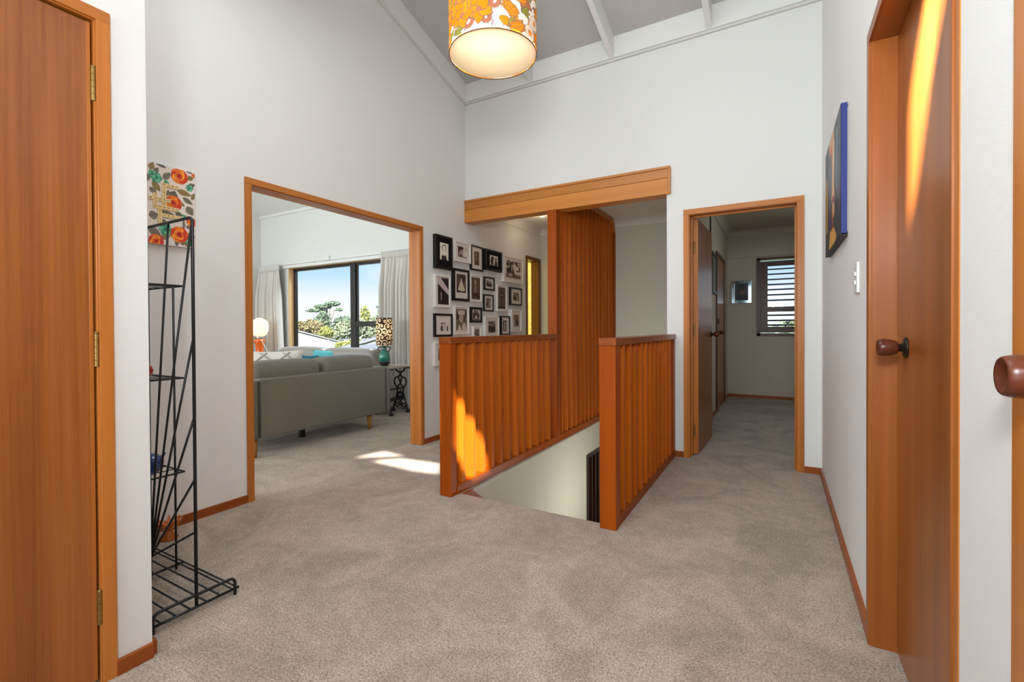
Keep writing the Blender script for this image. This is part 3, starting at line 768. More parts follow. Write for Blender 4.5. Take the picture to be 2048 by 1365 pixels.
# ================================================================== PENDANT LAMP
PX, PY, PZ0, PR, PH = -1.133, 1.822, 2.300, .200, .47
pl = thing('pendant_lamp', 'cylindrical pendant lamp with orange, white and olive retro floral fabric shade hanging over the carpet', 'lamp', (PX, PY, PZ0))
OL = (132, 104, 96); ORA = (252, 158, 38); OR2 = (252, 148, 30); WH = (250, 244, 236); BRN = (186, 122, 92); OLV = (166, 160, 72); PINK = (250, 232, 212)
def shade_paint():
    W = 2 * math.pi * PR
    p = Paint(W, PH, 560, 210, WH, wrap=W)
    r = random.Random(21)
    for i in range(44):
        p.ell(r.uniform(0, W), r.uniform(0, PH), r.uniform(.03, .075), r.uniform(.025, .055), ORA, r.uniform(0, 3), OL, .003)
    for i in range(24):
        p.ell(r.uniform(0, W), r.uniform(0, PH), r.uniform(.03, .055), r.uniform(.03, .05), BRN, r.uniform(0, 3), OL, .003)
    for i in range(30):
        cx, cy, a0 = r.uniform(0, W), r.uniform(0, PH), r.uniform(0, 3)
        for q in range(5): p.ell(cx + .026 * math.cos(a0 + q * 1.257), cy + .026 * math.sin(a0 + q * 1.257), .028, .022, WH, a0 + q * 1.257, OL, .003)
        for q in range(5): p.ell(cx + .022 * math.cos(a0 + q * 1.257), cy + .022 * math.sin(a0 + q * 1.257), .027, .021, WH, a0 + q * 1.257)
    gx = []
    for i in range(17):
        for j in range(7):
            gx.append(((i + .5 * (j % 2) + r.uniform(-.25, .25)) * W / 17, (j + .5 + r.uniform(-.3, .3)) * PH / 7))
    r.shuffle(gx)
    for n, (cx, cy) in enumerate(gx):
        k = n % 7; a0 = r.uniform(0, 6.28)
        if k in (0, 3):                                   # orange petalled flower
            for q in range(5):
                a = a0 + q * 1.257
                p.leaf(cx + .028 * math.cos(a), cy + .028 * math.sin(a), .032, .023, a, ORA if q % 2 else OR2, OL, .003, None)
            p.ell(cx, cy, .010, .010, BRN, 0, OL, .002)
        elif k == 1:                                      # orange tulip
            for q in (-.45, .45, 0):
                p.leaf(cx, cy, .044, .021, a0 + q, ORA, OL, .002, OL, .0008)
        elif k == 2:                                      # white eye flower
            p.ell(cx, cy, .030, .036, PINK, a0, OL, .002); p.ell(cx, cy, .009, .012, ORA, a0, OL, .002)
        elif k == 4:                                      # olive leaves
            for q in (-.5, .15, .7):
                p.leaf(cx + .01 * math.cos(a0 + q), cy + .01 * math.sin(a0 + q), .030, .011, a0 + q, OLV, OL, .002, (120, 112, 50), .0009)
        elif k == 5:
            p.ell(cx, cy, .034, .018, ORA, a0, OL, .002); p.leaf(cx + .02, cy, .028, .012, a0 + 1.4, OLV, OL, .002)
        else:                                             # brown flower with white eye
            p.ell(cx, cy, .024, .028, BRN, a0, OL, .002); p.ell(cx, cy, .006, .011, WH, a0, OL, .0015)
    p.rect(-1, 9, 0, .004, (120, 84, 40)); p.rect(-1, 9, PH - .004, 9, (120, 84, 40))
    return p
sp = shade_paint()
def cylmap(u, v):
    a = u / PR + 2.2
    return np.stack([PX + PR * np.cos(a), PY + PR * np.sin(a), PZ0 + v], -1)
sh = sp.mesh('lamp_shade', cylmap, M_SHADE, pl, True)
build('shade_ring', MB().tube([(PX + .199 * math.cos(i * math.pi / 32), PY + .199 * math.sin(i * math.pi / 32), PZ0) for i in range(64)], .0022, 6, True), plain('shade_wire', (120, 84, 44), .5), pl)
build('shade_ring', MB().tube([(PX + .199 * math.cos(i * math.pi / 32), PY + .199 * math.sin(i * math.pi / 32), PZ0 + PH) for i in range(64)], .0022, 6, True), MATS['shade_wire'], pl)
build('liner', MB().lathe([(.1975, PZ0 + .012), (.1975, PZ0 + PH - .002)], (PX, PY, 0), 48, caps=False), M_LINER, pl, fixn=False)
build('diffuser', MB().lathe([(.0001, PZ0 + .004), (.1975, PZ0 + .004), (.1975, PZ0 + .006), (.0001, PZ0 + .006)], (PX, PY, 0), 48), M_DIFFUSER, pl)
build('cord', MB().tube([(PX, PY, PZ0 + PH - .08), (PX, PY, zc(PY) - .03)], .004, 8), M_CORD, pl)
build('ceiling_rose', MB().lathe([(.0001, 0), (.022, 0), (.05, .03), (.05, .06), (.0001, .06)], (PX, PY, zc(PY) - .05), 20), M_WHITE, pl)
bl = build('bulb', MB().lathe([(.0001, -.06), (.02, -.055), (.032, -.03), (.03, 0), (.016, .03), (.014, .05), (.0001, .05)], (PX + .035, PY - .02, PZ0 + .20), 20), M_BULB, pl)
build('lamp_holder', MB().lathe([(.0001, 0), (.018, 0), (.018, .12), (.006, .16), (.0001, .16)], (PX + .035, PY - .02, PZ0 + .245), 16), M_WHITE, pl)
for k in range(3):
    a = k * 2.094 + .3
    pass
build('shade_spider', MB().tube([(PX - .199, PY, PZ0 + PH - .01), (PX, PY, PZ0 + PH - .06), (PX + .199, PY, PZ0 + PH - .01)], .002, 6).tube([(PX, PY - .199, PZ0 + PH - .01), (PX, PY, PZ0 + PH - .06), (PX, PY + .199, PZ0 + PH - .01)], .002, 6), MATS['shade_wire'], pl)
point('pendant_bulb_light', (PX + .03, PY - .06, PZ0 + .17), 46, (1.0, .90, .72), .04)

# ================================================================== FLORAL CANVAS WITH LETTER TILES
CY0, CY1, CZ0, CZ1 = .955, 1.3625, 1.497, 1.911
cv = thing('floral_canvas', 'canvas of orange roses with letter tiles, hung above the wire rack', 'picture', (XL, (CY0 + CY1) / 2, CZ0))
boxo('canvas_block', XL + .001, XL + .021, CY0, CY1, CZ0, CZ1, M_MOUNT, cv, .002)
def canvas_paint():
    W, Hh = CY1 - CY0, CZ1 - CZ0
    p = Paint(W, Hh, 300, 300, (228, 214, 204))
    vx0 = 1.154 - CY0; vw = CY1 - 1.154
    def P(cx, cy):                # crop position of the visible part -> canvas metres
        s = (cx - 115) / 610; top = 95 + 170 * s; bot = 1200 + 85 * s
        return vx0 + s * vw, Hh * (1 - (cy - top) / (bot - top))
    q = vw / 610
    GL = (128, 118, 104); GL2 = (112, 100, 92); GD = (66, 58, 54); OLV2 = (150, 128, 74); GR = (58, 150, 110); GR2 = (110, 186, 146)
    def leaf(cx, cy, ln, wd, ang, col=GL):
        x, y = P(cx, cy); p.leaf(x, y, ln * q, wd * q * 1.25, ang, col, GD, .0008, GD, .0008)
    def rose(cx, cy, r, c1=(240, 108, 24), c2=(214, 54, 22), c3=(252, 158, 36)):
        x, y = P(cx, cy); r *= q; rr = random.Random(int(cx + cy))
        for k in range(8):
            a = k * .785 + rr.uniform(-.2, .2)
            p.ell(x + r * .55 * math.cos(a), y + r * .55 * math.sin(a), r * .55, r * .38, (c1, c2, c3)[k % 3], a + 1.3, (150, 44, 20), r * .03)
        for k, s in enumerate((.62, .46, .32, .18)):
            p.ell(x + rr.uniform(-.06, .06) * r, y + rr.uniform(-.06, .06) * r, r * s, r * s * .8, (c3, c1, c2, (150, 30, 20))[k], rr.uniform(0, 3), (170, 50, 20), r * .03)
    def green(cx, cy, r):
        x, y = P(cx, cy); r *= q
        for k in range(6):
            a = k * 1.047
            p.ell(x + r * .5 * math.cos(a), y + r * .5 * math.sin(a), r * .5, r * .4, (GR, GR2)[k % 2], a, (36, 96, 74), r * .04)
        p.ell(x, y, r * .35, r * .3, (30, 110, 84))
    for a in ((330, 290, 75, 34, .9), (250, 140, 80, 22, -.35, GL2), (190, 430, 80, 36, -.9, OLV2), (150, 490, 60, 30, -.8), (420, 545, 60, 46, 1.2, GL2), (570, 530, 100, 36, -.2, OLV2),
              (620, 640, 80, 30, -.55), (535, 680, 45, 20, -.6, OLV2), (650, 775, 75, 46, -1.0), (700, 580, 60, 25, 1.2, OLV2), (660, 330, 50, 30, .6, OLV2), (640, 240, 50, 20, -.5), (680, 430, 50, 26, .5, GL2),
              (150, 820, 60, 50, .3), (340, 800, 110, 26, -.15), (500, 830, 60, 34, -.5, GL2), (170, 1060, 110, 44, -.7), (300, 1120, 70, 30, .3, OLV2), (610, 1110, 80, 36, .35, GL2), (640, 990, 50, 24, .2), (460, 1190, 30, 50, 0, GL2), (530, 1200, 50, 22, -1),
              (130, 150, 60, 30, 1.2, OLV2), (190, 210, 50, 28, 1.0), (560, 960, 20, 70, 0), (290, 920, 60, 30, -.6), (620, 1220, 60, 40, 0, OLV2), (690, 1130, 40, 20, 1.2), (340, 520, 50, 20, 1.3), (60, 300, 90, 40, .5), (-60, 700, 90, 40, -.5), (-150, 400, 90, 40, 1.0), (-200, 1000, 90, 40, .2), (-300, 600, 100, 44, 2), (-380, 250, 90, 40, .7), (-420, 900, 90, 40, -.7), (10, 1020, 80, 34, 1.0), (-100, 180, 80, 34, 0)):
        leaf(*a)
    for a in ((190, 310, 80), (320, 380, 40), (645, 465, 55), (310, 1020, 95), (640, 1190, 55), (570, 860, 45), (140, 260, 60), (-120, 900, 80), (-300, 350, 70), (-400, 1150, 70)): green(*a)
    for a in ((505, 300, 125), (420, 660, 120), (495, 1090, 130), (670, 930, 75), (180, 1170, 105), (710, 300, 36), (-200, 200, 120), (-60, 560, 110), (-300, 800, 125), (-120, 1150, 100)): rose(*a)
    return p
canvas_paint().mesh('print', lambda u, v: np.stack([np.full_like(u, XL + .0216), CY0 + u, CZ0 + v], -1), M_PRINT, cv)
TS = .0195
def letter_mesh(ch, cache={}):
    if ch not in cache:
        cu = bpy.data.curves.new('letter', 'FONT'); cu.body = ch; cu.size = .0145; cu.align_x = 'CENTER'; cu.align_y = 'CENTER'; cu.extrude = .0003
        tmp = bpy.data.objects.new('letter_tmp', cu); COL.objects.link(tmp)
        bpy.context.view_layer.update()
        me = bpy.data.meshes.new_from_object(tmp.evaluated_get(bpy.context.evaluated_depsgraph_get()))
        bpy.data.objects.remove(tmp, do_unlink=True); bpy.data.curves.remove(cu)
        me.materials.clear(); me.materials.append(M_INK); me.name = 'letter'; cache[ch] = me
    return cache[ch]
def tile(ch, y, z):
    t = boxo('letter_tile', XL + .022, XL + .026, y - TS / 2, y + TS / 2, z - TS / 2, z + TS / 2, M_TILE, cv, .0012)
    o = bpy.data.objects.new('letter', letter_mesh(ch)); COL.objects.link(o); o.parent = t
    o.rotation_euler = (math.pi / 2, 0, math.pi / 2); o.location = (.0022, 0, 0)
def cpos(cx, cy):
    s = (cx - 115) / 610; top = 95 + 170 * s; bot = 1200 + 85 * s
    return 1.154 + s * (CY1 - 1.154), CZ0 + (CZ1 - CZ0) * (1 - (cy - top) / (bot - top))
my, mz = cpos(288, 410)
G = TS + .0004
grid = {}
for i, ch in enumerate('MARK'): grid[(i, 0)] = ch
for i, ch in enumerate('MIRIANA'): grid[(0, i)] = ch
for i, ch in enumerate('ROWAN'): grid[(i - 3, 4)] = ch
for i, ch in enumerate('WHANAU'): grid[(i - 2, 6)] = ch
for i, ch in enumerate('HOLLY'): grid[(-1, 6 + i)] = ch
for i, ch in enumerate('LIZZIE'): grid[(-1 + i, 8)] = ch
for i, ch in enumerate('ZOE'): grid[(-2, 3 + i)] = ch
for (i, j), ch in grid.items(): tile(ch, my + i * G, mz - j * G)

# ================================================================== BLACK WIRE RACK
rk = thing('wire_rack', 'tall black wire display rack with fan-shaped rods standing beside the cupboard wall', 'rack', (-2.22, .907, 0))
FX, BX, MYc, Y0, Y1 = -1.87, -2.57, .907, .768, 1.048
def rod(name, pts, r, closed=False): return build(name, MB().tube(pts, r, 8, closed), M_BLACK, rk)
RW = .0052
def arch(x):      # inverted U foot at each end of the base
    pts = [(x, Y0, 0)]
    for k in range(7):
        a = math.pi / 2 * k / 6; pts.append((x, Y0 + .022 - .022 * math.cos(a), .046 + .022 * math.sin(a)))
    for k in range(7):
        a = math.pi / 2 * k / 6; pts.append((x, Y1 - .022 + .022 * math.sin(a), .046 + .022 * math.cos(a)))
    return pts + [(x, Y1, 0)]
rod('foot', arch(FX), RW * 1.15); rod('foot', arch(BX), RW * 1.15)
rod('base_bar', [(FX + .004, Y0 - .018, .026), (FX + .004, Y1 + .012, .026)], RW)
rod('base_bar', [(BX - .004, Y0 - .018, .026), (BX - .004, Y1 + .012, .026)], RW)
rod('base_bar', [(-2.275, Y0 - .01, .026), (-2.275, Y1 + .008, .026)], RW)
for yy in (.786, .833, .880, .935, .983, 1.030, 1.047): rod('base_rod', [(FX + .008, yy, .034), (BX - .008, yy, .034)], .0034)
TP = 1.466
pts = [(FX, MYc, .03), (FX, MYc, TP - .02)]
for k in range(1, 7):
    a = math.pi / 2 * k / 6; pts.append((FX - .02 + .02 * math.cos(a), MYc, TP - .02 + .02 * math.sin(a)))
for k in range(7):
    a = math.pi / 2 * k / 6; pts.append((BX + .02 - .02 * math.sin(a), MYc, TP - .02 + .02 * math.cos(a)))
pts += [(BX, MYc, TP - .02), (BX, MYc, .03)]
rod('upright_frame', pts, RW * 1.15)
FPt = (-2.22, MYc, .125)
for zz in (1.445, 1.014, .723, .495, .30):
    rod('fan_rod', [(FX - .004, MYc, zz), FPt], .0042); rod('fan_rod', [(BX + .004, MYc, zz), FPt], .0042)
for xx in (-2.045, -2.22, -2.395): rod('fan_rod', [(xx, MYc, TP), FPt], .0042)
rod('fan_hub', [(-2.22, MYc, .03), (-2.22, MYc, .14)], .0055)
for xx in (-2.292, -2.52):
    rod('shelf_post', [(xx, 1.032, 0), (xx, 1.032, 1.243)], .0046)
for zz in (1.240, .843, .437):
    rod('shelf_loop', [(-2.232, 1.04, zz), (-2.232, .70 + .07, zz), (-2.57, .77, zz), (-2.57, 1.04, zz)], .0042, True)
    for xx in (-2.31, -2.39, -2.47): rod('shelf_rod', [(xx, .77, zz), (xx, 1.04, zz)], .0022)
# glass ornaments on the rack shelves and base
def ornament(name, label, loc, mat, prof, extra=None):
    o = thing(name, label, 'ornament', loc)
    build('body', MB().lathe(prof, loc, 20), mat, o)
    if extra: extra(o, loc)
    return o
def fin(o, l):
    build('tail', MB().tube([(l[0], l[1] + .012, l[2] + .05), (l[0] + .005, l[1] + .03, l[2] + .062), (l[0] + .012, l[1] + .045, l[2] + .082)], [.012, .009, .003], 8), M_BLUEG, o)
ornament('glass_ornament', 'deep blue glass ornament on the lowest shelf of the wire rack', (-2.312, .955, .4385), M_BLUEG,
         [(.0001, 0), (.018, .0), (.034, .02), (.042, .045), (.036, .068), (.02, .082), (.0001, .088)], fin)
def stub(o, l): build('stopper', MB().lathe([(.0001, .06), (.012, .062), (.009, .078), (.0001, .084)], l, 14), M_REDG, o)
ornament('glass_ornament', 'round red glass ornament on the middle shelf of the wire rack', (-2.322, .93, .8445), M_REDG,
         [(.0001, 0), (.016, .002), (.032, .018), (.036, .036), (.03, .054), (.012, .066), (.0001, .068)], stub)
def spikes(o, l):
    for k in range(7):
        a = k * .9
        build('petal', MB().tube([(l[0], l[1], l[2] + .04), (l[0] + .035 * math.cos(a), l[1] + .035 * math.sin(a), l[2] + .075), (l[0] + .06 * math.cos(a), l[1] + .06 * math.sin(a), l[2] + .10)], [.016, .012, .003], 8), M_ORANGEG, o)
ornament('glass_ornament', 'amber orange glass flower-shaped ornament standing on the carpet behind the wire rack', (-2.66, 1.165, 0), M_ORANGEG,
         [(.0001, 0), (.04, 0), (.042, .01), (.02, .03), (.022, .06), (.0001, .065)], spikes)

# ================================================================== PHOTO GALLERY
FR_ = [  # y0, z1, y1, z0, frame, depth, border, mount, print inset (l, r, b, t), picture, label
 (3.405, 1.938, 3.673, 1.619, 'b', .040, .022, 'b', (.22, .16, .24, .17), 'portrait', 'black box frame, black mount, pale portrait of a person in a dark high collar'),
 (3.70, 1.931, 3.99, 1.721, 'w', .040, .020, 'w', (.16, .20, .16, .20), 'face', 'thick white frame holding a small close-up of a turned face, beside the top left portrait'),
 (4.004, 1.930, 4.242, 1.666, 'b', .025, .018, 'w', (.26, .26, .18, .18), 'figure', 'narrow upright black frame, cream mount, dim standing figure, in the top row'),
 (4.255, 1.925, 4.615, 1.694, 'b', .040, .024, 'b', (.24, .18, .22, .18), 'couple', 'wide black box frame, black mount, couple facing each other on white'),
 (4.640, 1.913, 5.135, 1.598, 'w', .040, .020, 'w', (.08, .08, .12, .12), 'tree', 'largest white frame, figures under dark tree branches, at the right of the top row'),
 (3.401, 1.564, 3.650, 1.253, 'w', .035, .018, 'w', (.14, .04, .04, .04), 'beam', 'white frame, black print crossed by a diagonal band of light'),
 (3.685, 1.650, 3.965, 1.330, 'b', .035, .024, 'w', (.14, .14, .22, .10), 'bride', 'tall black frame, cream mount, woman in a long pale gown'),
 (3.985, 1.618, 4.204, 1.333, 'w', .030, .012, 'w', (.06, .06, .06, .06), 'sepia', 'upright white frame filled by a brown print of a seated figure'),
 (4.264, 1.622, 4.482, 1.475, 'b', .022, .018, 'w', (.16, .16, .18, .18), 'group', 'small nearly square black frame, cream mount, group of people, under the wide black frame'),
 (4.252, 1.427, 4.460, 1.241, 'b', .022, .015, 'w', (.22, .22, .16, .16), 'figure2', 'small upright black frame with cream mount and two faint standing figures'),
 (4.530, 1.555, 4.752, 1.250, 'w', .022, .012, 'n', (.05, .05, .06, .06), 'building', 'white frame filled edge to edge by a brown print of a building front'),
 (4.816, 1.546, 5.113, 1.331, 'b', .030, .018, 'w', (.22, .20, .22, .22), 'crowd', 'black frame with wide cream mount and small brown group, below the largest white frame'),
 (3.404, 1.195, 3.688, 0.974, 'b', .025, .020, 'w', (.20, .18, .18, .24), 'pair', 'broad black frame, cream mount, two people seen small on pale ground'),
 (3.706, 1.277, 3.967, 0.991, 'w', .030, .014, 'w', (.08, .10, .10, .06), 'hat', 'upright white frame with close portrait of a person wearing a pale headdress'),
 (3.999, 1.278, 4.222, 1.114, 'b', .022, .026, 'n', (.02, .02, .03, .03), 'duo', 'small heavy black frame without mount, two seated people on white'),
 (4.249, 1.185, 4.557, 0.950, 'w', .035, .016, 'w', (.22, .22, .18, .18), 'family', 'pale frame with cream mount and small picture of people outdoors, low in the middle'),
 (4.582, 1.195, 4.796, 0.974, 'b', .040, .014, 'w', (.18, .36, .16, .20), 'slim', 'deep black box frame leaning white mount and narrow dark print, low on the right'),
 (4.809, 1.278, 5.075, 1.010, 'w', .045, .016, 'w', (.22, .22, .20, .20), 'old', 'deep white box frame with narrow grey print, rightmost of the lower row'),
 (4.046, 1.075, 4.204, 0.870, 'w', .022, .014, 'w', (.12, .14, .14, .10), 'small', 'smallest white frame with dark print, half hidden by the balustrade cap rail'),
 (3.394, 0.924, 3.640, 0.700, 'w', .030, .016, 'w', (.22, .20, .18, .18), 'dark', 'lowest white frame, hanging under the broad black frame beside the newel post'),
 (4.30, 0.93, 4.52, 0.72, 'b', .024, .018, 'w', (.2, .2, .2, .2), 'group', 'black frame hung lowest behind the balustrade slats, in the middle'),
 (4.86, 0.955, 5.10, 0.74, 'b', .024, .018, 'w', (.2, .2, .2, .2), 'crowd', 'black frame hung lowest behind the balustrade slats, at the right'),
]
def photo(kind, W, Hh, seed):
    r = random.Random(seed); nx, ny = 44, max(24, int(44 * Hh / W)); ny = min(ny, 84)
    D, Md, Lt, Wt = (44, 36, 32), (110, 98, 88), (172, 160, 148), (224, 214, 204)
    p = Paint(1, 1, nx, ny, Md)
    E = lambda *a, **k: p.ell(*a, **k)
    def person(cx, base, h, dress, skin=Lt, hair=D):
        E(cx, base + h * .30, h * .20, h * .36, dress); E(cx, base + h * .80, h * .115, h * .14, skin); E(cx, base + h * .88, h * .125, h * .10, hair)
    def noise(bg, n, cols, s0=.05, s1=.2):
        p.c[:] = bg
        for i in range(n): E(r.random(), r.random(), r.uniform(s0, s1), r.uniform(s0, s1), r.choice(cols), r.uniform(0, 3), a=.6)
    if kind == 'portrait':
        p.c[:] = (232, 226, 206)
        E(.5, .62, .26, .30, D); E(.5, .56, .225, .295, (236, 230, 210)); E(.39, .58, .035, .022, (90, 80, 70)); E(.61, .58, .035, .022, (90, 80, 70))
        E(.39, .63, .06, .012, (120, 108, 94)); E(.61, .63, .06, .012, (120, 108, 94)); E(.5, .49, .03, .02, (190, 178, 158)); E(.5, .40, .08, .014, (150, 120, 108))
        p.poly([(.16, 0), (.2, .22), (.34, .33), (.5, .22), (.66, .33), (.76, .20), (.84, 0)], (46, 30, 32))
    elif kind == 'face':
        noise(Wt, 6, (Lt, Wt)); p.rect(0, .55, 0, 1, D); E(.42, .55, .2, .32, Lt); E(.3, .86, .34, .2, D); E(.38, .6, .03, .03, D); E(.5, .6, .03, .02, D); p.rect(.12, .2, .1, .5, Wt); p.rect(0, 1, 0, .12, Md)
    elif kind == 'couple':
        p.c[:] = (220, 208, 196); E(.34, .74, .16, .17, D); E(.28, .38, .2, .38, (60, 50, 46)); E(.72, .62, .13, .15, Lt); E(.74, .70, .14, .1, Md); E(.74, .22, .2, .3, (70, 60, 54)); E(.5, .34, .09, .2, Wt)
    elif kind == 'tree':
        noise(Wt, 12, (Lt, Wt, Lt)); p.rect(0, 1, 0, .22, Md)
        for i in range(60): E(r.random(), r.uniform(.7, 1.05), r.uniform(.02, .08), r.uniform(.02, .05), r.choice((D, D, Md)))
        for i in range(18): E(r.uniform(.7, 1), r.uniform(.45, .75), r.uniform(.02, .06), r.uniform(.02, .05), D)
        p.poly([(.2, .1), (.28, .95), (.42, .95), (.62, .1)], (62, 54, 48)); E(.22, .38, .17, .22, D); E(.3, .2, .16, .1, Lt); E(.4, .6, .05, .2, Lt)
    elif kind == 'beam':
        p.c[:] = (38, 26, 28); p.poly([(0, 1), (0, .78), (1, .36), (1, .56), (.26, 1)], (208, 190, 190))
        for i in range(6): p.poly([(.1 + i * .16, .98 - i * .085), (.12 + i * .16, .98 - i * .085), (.06 + i * .16, .74 - i * .07), (.04 + i * .16, .74 - i * .07)], (160, 142, 144))
        E(.3, .28, .04, .13, Lt); E(.3, .42, .03, .03, Wt)
    elif kind == 'bride':
        noise((84, 74, 60), 20, (D, Md, (96, 84, 70))); p.poly([(.14, .14), (.42, .66), (.56, .66), (.94, .14), (.6, .06)], (206, 196, 170)); E(.5, .68, .07, .1, (206, 196, 170)); E(.5, .8, .06, .06, Lt); E(.5, .84, .07, .05, D); p.rect(0, 1, 0, .06, D)
    elif kind == 'hat':
        noise((112, 98, 84), 16, (D, Md)); E(.5, .84, .34, .12, (206, 190, 176)); p.rect(.2, .8, .74, .9, (206, 190, 176)); E(.48, .58, .19, .2, (190, 174, 160)); E(.41, .61, .03, .014, D); E(.56, .61, .03, .014, D); E(.48, .49, .06, .012, D)
        p.poly([(.12, 0), (.3, .3), (.44, .1), (.48, 0)], Wt); p.poly([(.5, 0), (.62, .36), (.8, .36), (1, .1), (1, 0)], (214, 196, 186))
    elif kind in ('pair', 'duo', 'couple2'):
        p.c[:] = (222, 212, 208) if kind == 'pair' else (206, 198, 190)
        if kind == 'pair':
            person(.34, .0, .8, (90, 82, 78)); person(.58, .1, .72, (206, 198, 192), hair=(100, 90, 84)); E(.92, .2, .1, .3, (96, 84, 74)); E(.95, .8, .04, .03, Md)
        else:
            E(.36, .42, .26, .4, (64, 52, 48)); E(.66, .40, .26, .36, (74, 62, 56)); E(.36, .84, .09, .1, Lt); E(.36, .9, .11, .08, D); E(.62, .74, .09, .1, Lt); E(.6, .8, .13, .08, D); p.rect(0, 1, 0, .08, D); E(.5, .3, .1, .14, Wt); E(.4, .16, .06, .08, Wt); E(.64, .18, .06, .06, Wt)
    elif kind == 'building':
        p.c[:] = (104, 88, 78)
        for i in range(9): p.rect(i / 9 + .02, i / 9 + .07, 0, 1, r.choice(((74, 60, 52), (140, 122, 108))))
        p.rect(.3, .7, .5, .8, (70, 56, 48)); p.rect(.35, .65, .62, .66, Lt); p.rect(0, 1, 0, .1, D)
    elif kind in ('group', 'crowd', 'family', 'small', 'old', 'dark', 'figure2'):
        noise((128, 114, 100) if kind != 'group' else (184, 172, 160), 14, (Md, Lt, (90, 78, 68)))
        n = {'figure2': 2, 'dark': 2, 'small': 2, 'old': 3}.get(kind, 5)
        for i in range(n): person((i + .5) / n + r.uniform(-.05, .05), r.uniform(0, .2), r.uniform(.6, .85), r.choice((D, (70, 58, 50), Lt, (56, 46, 40))))
    elif kind == 'slim':
        noise((70, 60, 54), 12, (D, Md)); E(.5, .4, .25, .34, Lt); E(.5, .78, .16, .12, Wt)
    else:
        noise((88, 72, 60), 18, (D, (104, 86, 72), Md)); E(.45, .42, .2, .36, (128, 110, 94)); E(.46, .8, .1, .1, Lt); E(.5, .2, .34, .1, (60, 48, 40))
    return p
for i, (y0, z1, y1, z0, col, dep, bd, mt_, ins, kind, label) in enumerate(FR_):
    fo = thing('picture_frame', label, 'picture frame', (XL, (y0 + y1) / 2, z0), group='black-and-white photographs on the gallery wall')
    y0 += dep * .35
    xf = XL + dep
    fm = M_BFRAME if col == 'b' else M_WFRAME
    mb = MB().prism([(y0, z0), (y1, z0), (y1, z1), (y0, z1)], [[(y0 + bd, z0 + bd), (y1 - bd, z0 + bd), (y1 - bd, z1 - bd), (y0 + bd, z1 - bd)]], mX, XL + .001, xf)
    build('frame', mb, fm, fo, .0015)
    xm = xf - .010
    boxo('mount', XL + .001, xm, y0 + bd, y1 - bd, z0 + bd, z1 - bd, M_MOUNTB if mt_ == 'b' else M_MOUNT, fo, 0)
    a0, a1, b0, b1 = y0 + bd, y1 - bd, z0 + bd, z1 - bd
    w_, h_ = a1 - a0, b1 - b0
    p0, p1, q0, q1 = a0 + w_ * ins[0], a1 - w_ * ins[1], b0 + h_ * ins[2], b1 - h_ * ins[3]
    ph = photo(kind, p1 - p0, q1 - q0, i + 3)
    ph.mesh('print', lambda u, v: np.stack([np.full_like(u, xm + .0006), p0 + u * (p1 - p0), q0 + v * (q1 - q0)], -1), M_PRINT, fo)

# downlight in the gallery ceiling
dl = thing('downlight', 'small lit round downlight in the low gallery ceiling', 'ceiling light', (-2.463, 5.07, 2.394))
build('trim_ring', MB().lathe([(.026, 2.392), (.042, 2.392), (.042, 2.3995), (.026, 2.3995)], (-2.463, 5.07, 0), 24, caps=False), M_WHITE, dl)
build('lens', MB().lathe([(.0001, 2.3945), (.027, 2.3945), (.027, 2.398), (.0001, 2.398)], (-2.463, 5.07, 0), 24), M_DOWN, dl)

# ================================================================== RIGHT WALL: PAINTING, SWITCH
QY0, QY1, QZ0, QZ1, QX = 2.545, 3.31, 1.458, 2.050, XR - .026
pt = thing('painting', 'unframed dark portrait-style painting with royal blue canvas edge on the right wall', 'painting', (XR, 2.93, QZ0))
M_BLUEEDGE = plain('royal_blue_canvas_edge', (34, 48, 120), .6)
boxo('canvas_block', QX, XR - .003, QY0, QY1, QZ0 + .004, QZ1, M_BLUEEDGE, pt, .002)
boxo('stretcher_bar', XR - .003, XR - .0005, QY0 + .010, QY0 + .05, QZ0 + .02, QZ1 - .02, M_WHITE, pt, 0)
boxo('lower_edge', QX - .001, XR - .003, QY0, QY1, QZ0, QZ0 + .012, plain('black_canvas_edge', (34, 30, 36), .6), pt, .001)
def painting():
    W, Hh = QY1 - QY0, QZ1 - QZ0
    p = Paint(1, 1, 150, 150, (52, 56, 68)); r = random.Random(4)
    # u runs from the far end (left) to the near end
    p.poly([(0, 0), (0, 1), (.2, 1), (.26, .6), (.2, 0)], (44, 42, 56)); p.poly([(.06, .2), (.06, .7), (.14, .74), (.2, .5), (.17, .2)], (196, 146, 44))
    p.poly([(.26, .55), (.3, 1), (.62, 1), (.64, .7), (.5, .5), (.4, .42)], (226, 164, 110)); p.ell(.56, .62, .14, .3, (234, 186, 142)); p.ell(.60, .74, .06, .06, (236, 214, 190)); p.ell(.44, .80, .08, .12, (216, 110, 66), .2)
    p.ell(.36, .62, .13, .26, (92, 104, 118)); p.ell(.56, .38, .06, .05, (120, 36, 54)); p.ell(.56, .30, .09, .07, (226, 176, 130)); p.ell(.5, .22, .05, .08, (186, 70, 44))
    p.poly([(.62, .5), (.66, 1), (1, 1), (1, 0), (.78, 0), (.7, .3)], (50, 58, 68)); p.poly([(.7, .5), (.74, .95), (.84, .9), (.84, .3)], (92, 108, 122)); p.poly([(.86, .2), (.9, 1), (.96, 1), (.96, .2)], (66, 72, 92))
    p.poly([(.28, .02), (.36, .16), (.62, .14), (.76, .04), (.7, 0), (.3, 0)], (228, 170, 84)); p.poly([(.3, .25), (.42, .3), (.5, .2), (.42, .14)], (52, 46, 112))
    for i in range(60): p.ell(r.random(), r.random(), .004, r.uniform(.05, .15), r.choice(((60, 66, 80), (36, 36, 46), (110, 120, 130))), r.uniform(-.2, .2), a=.35)
    return p
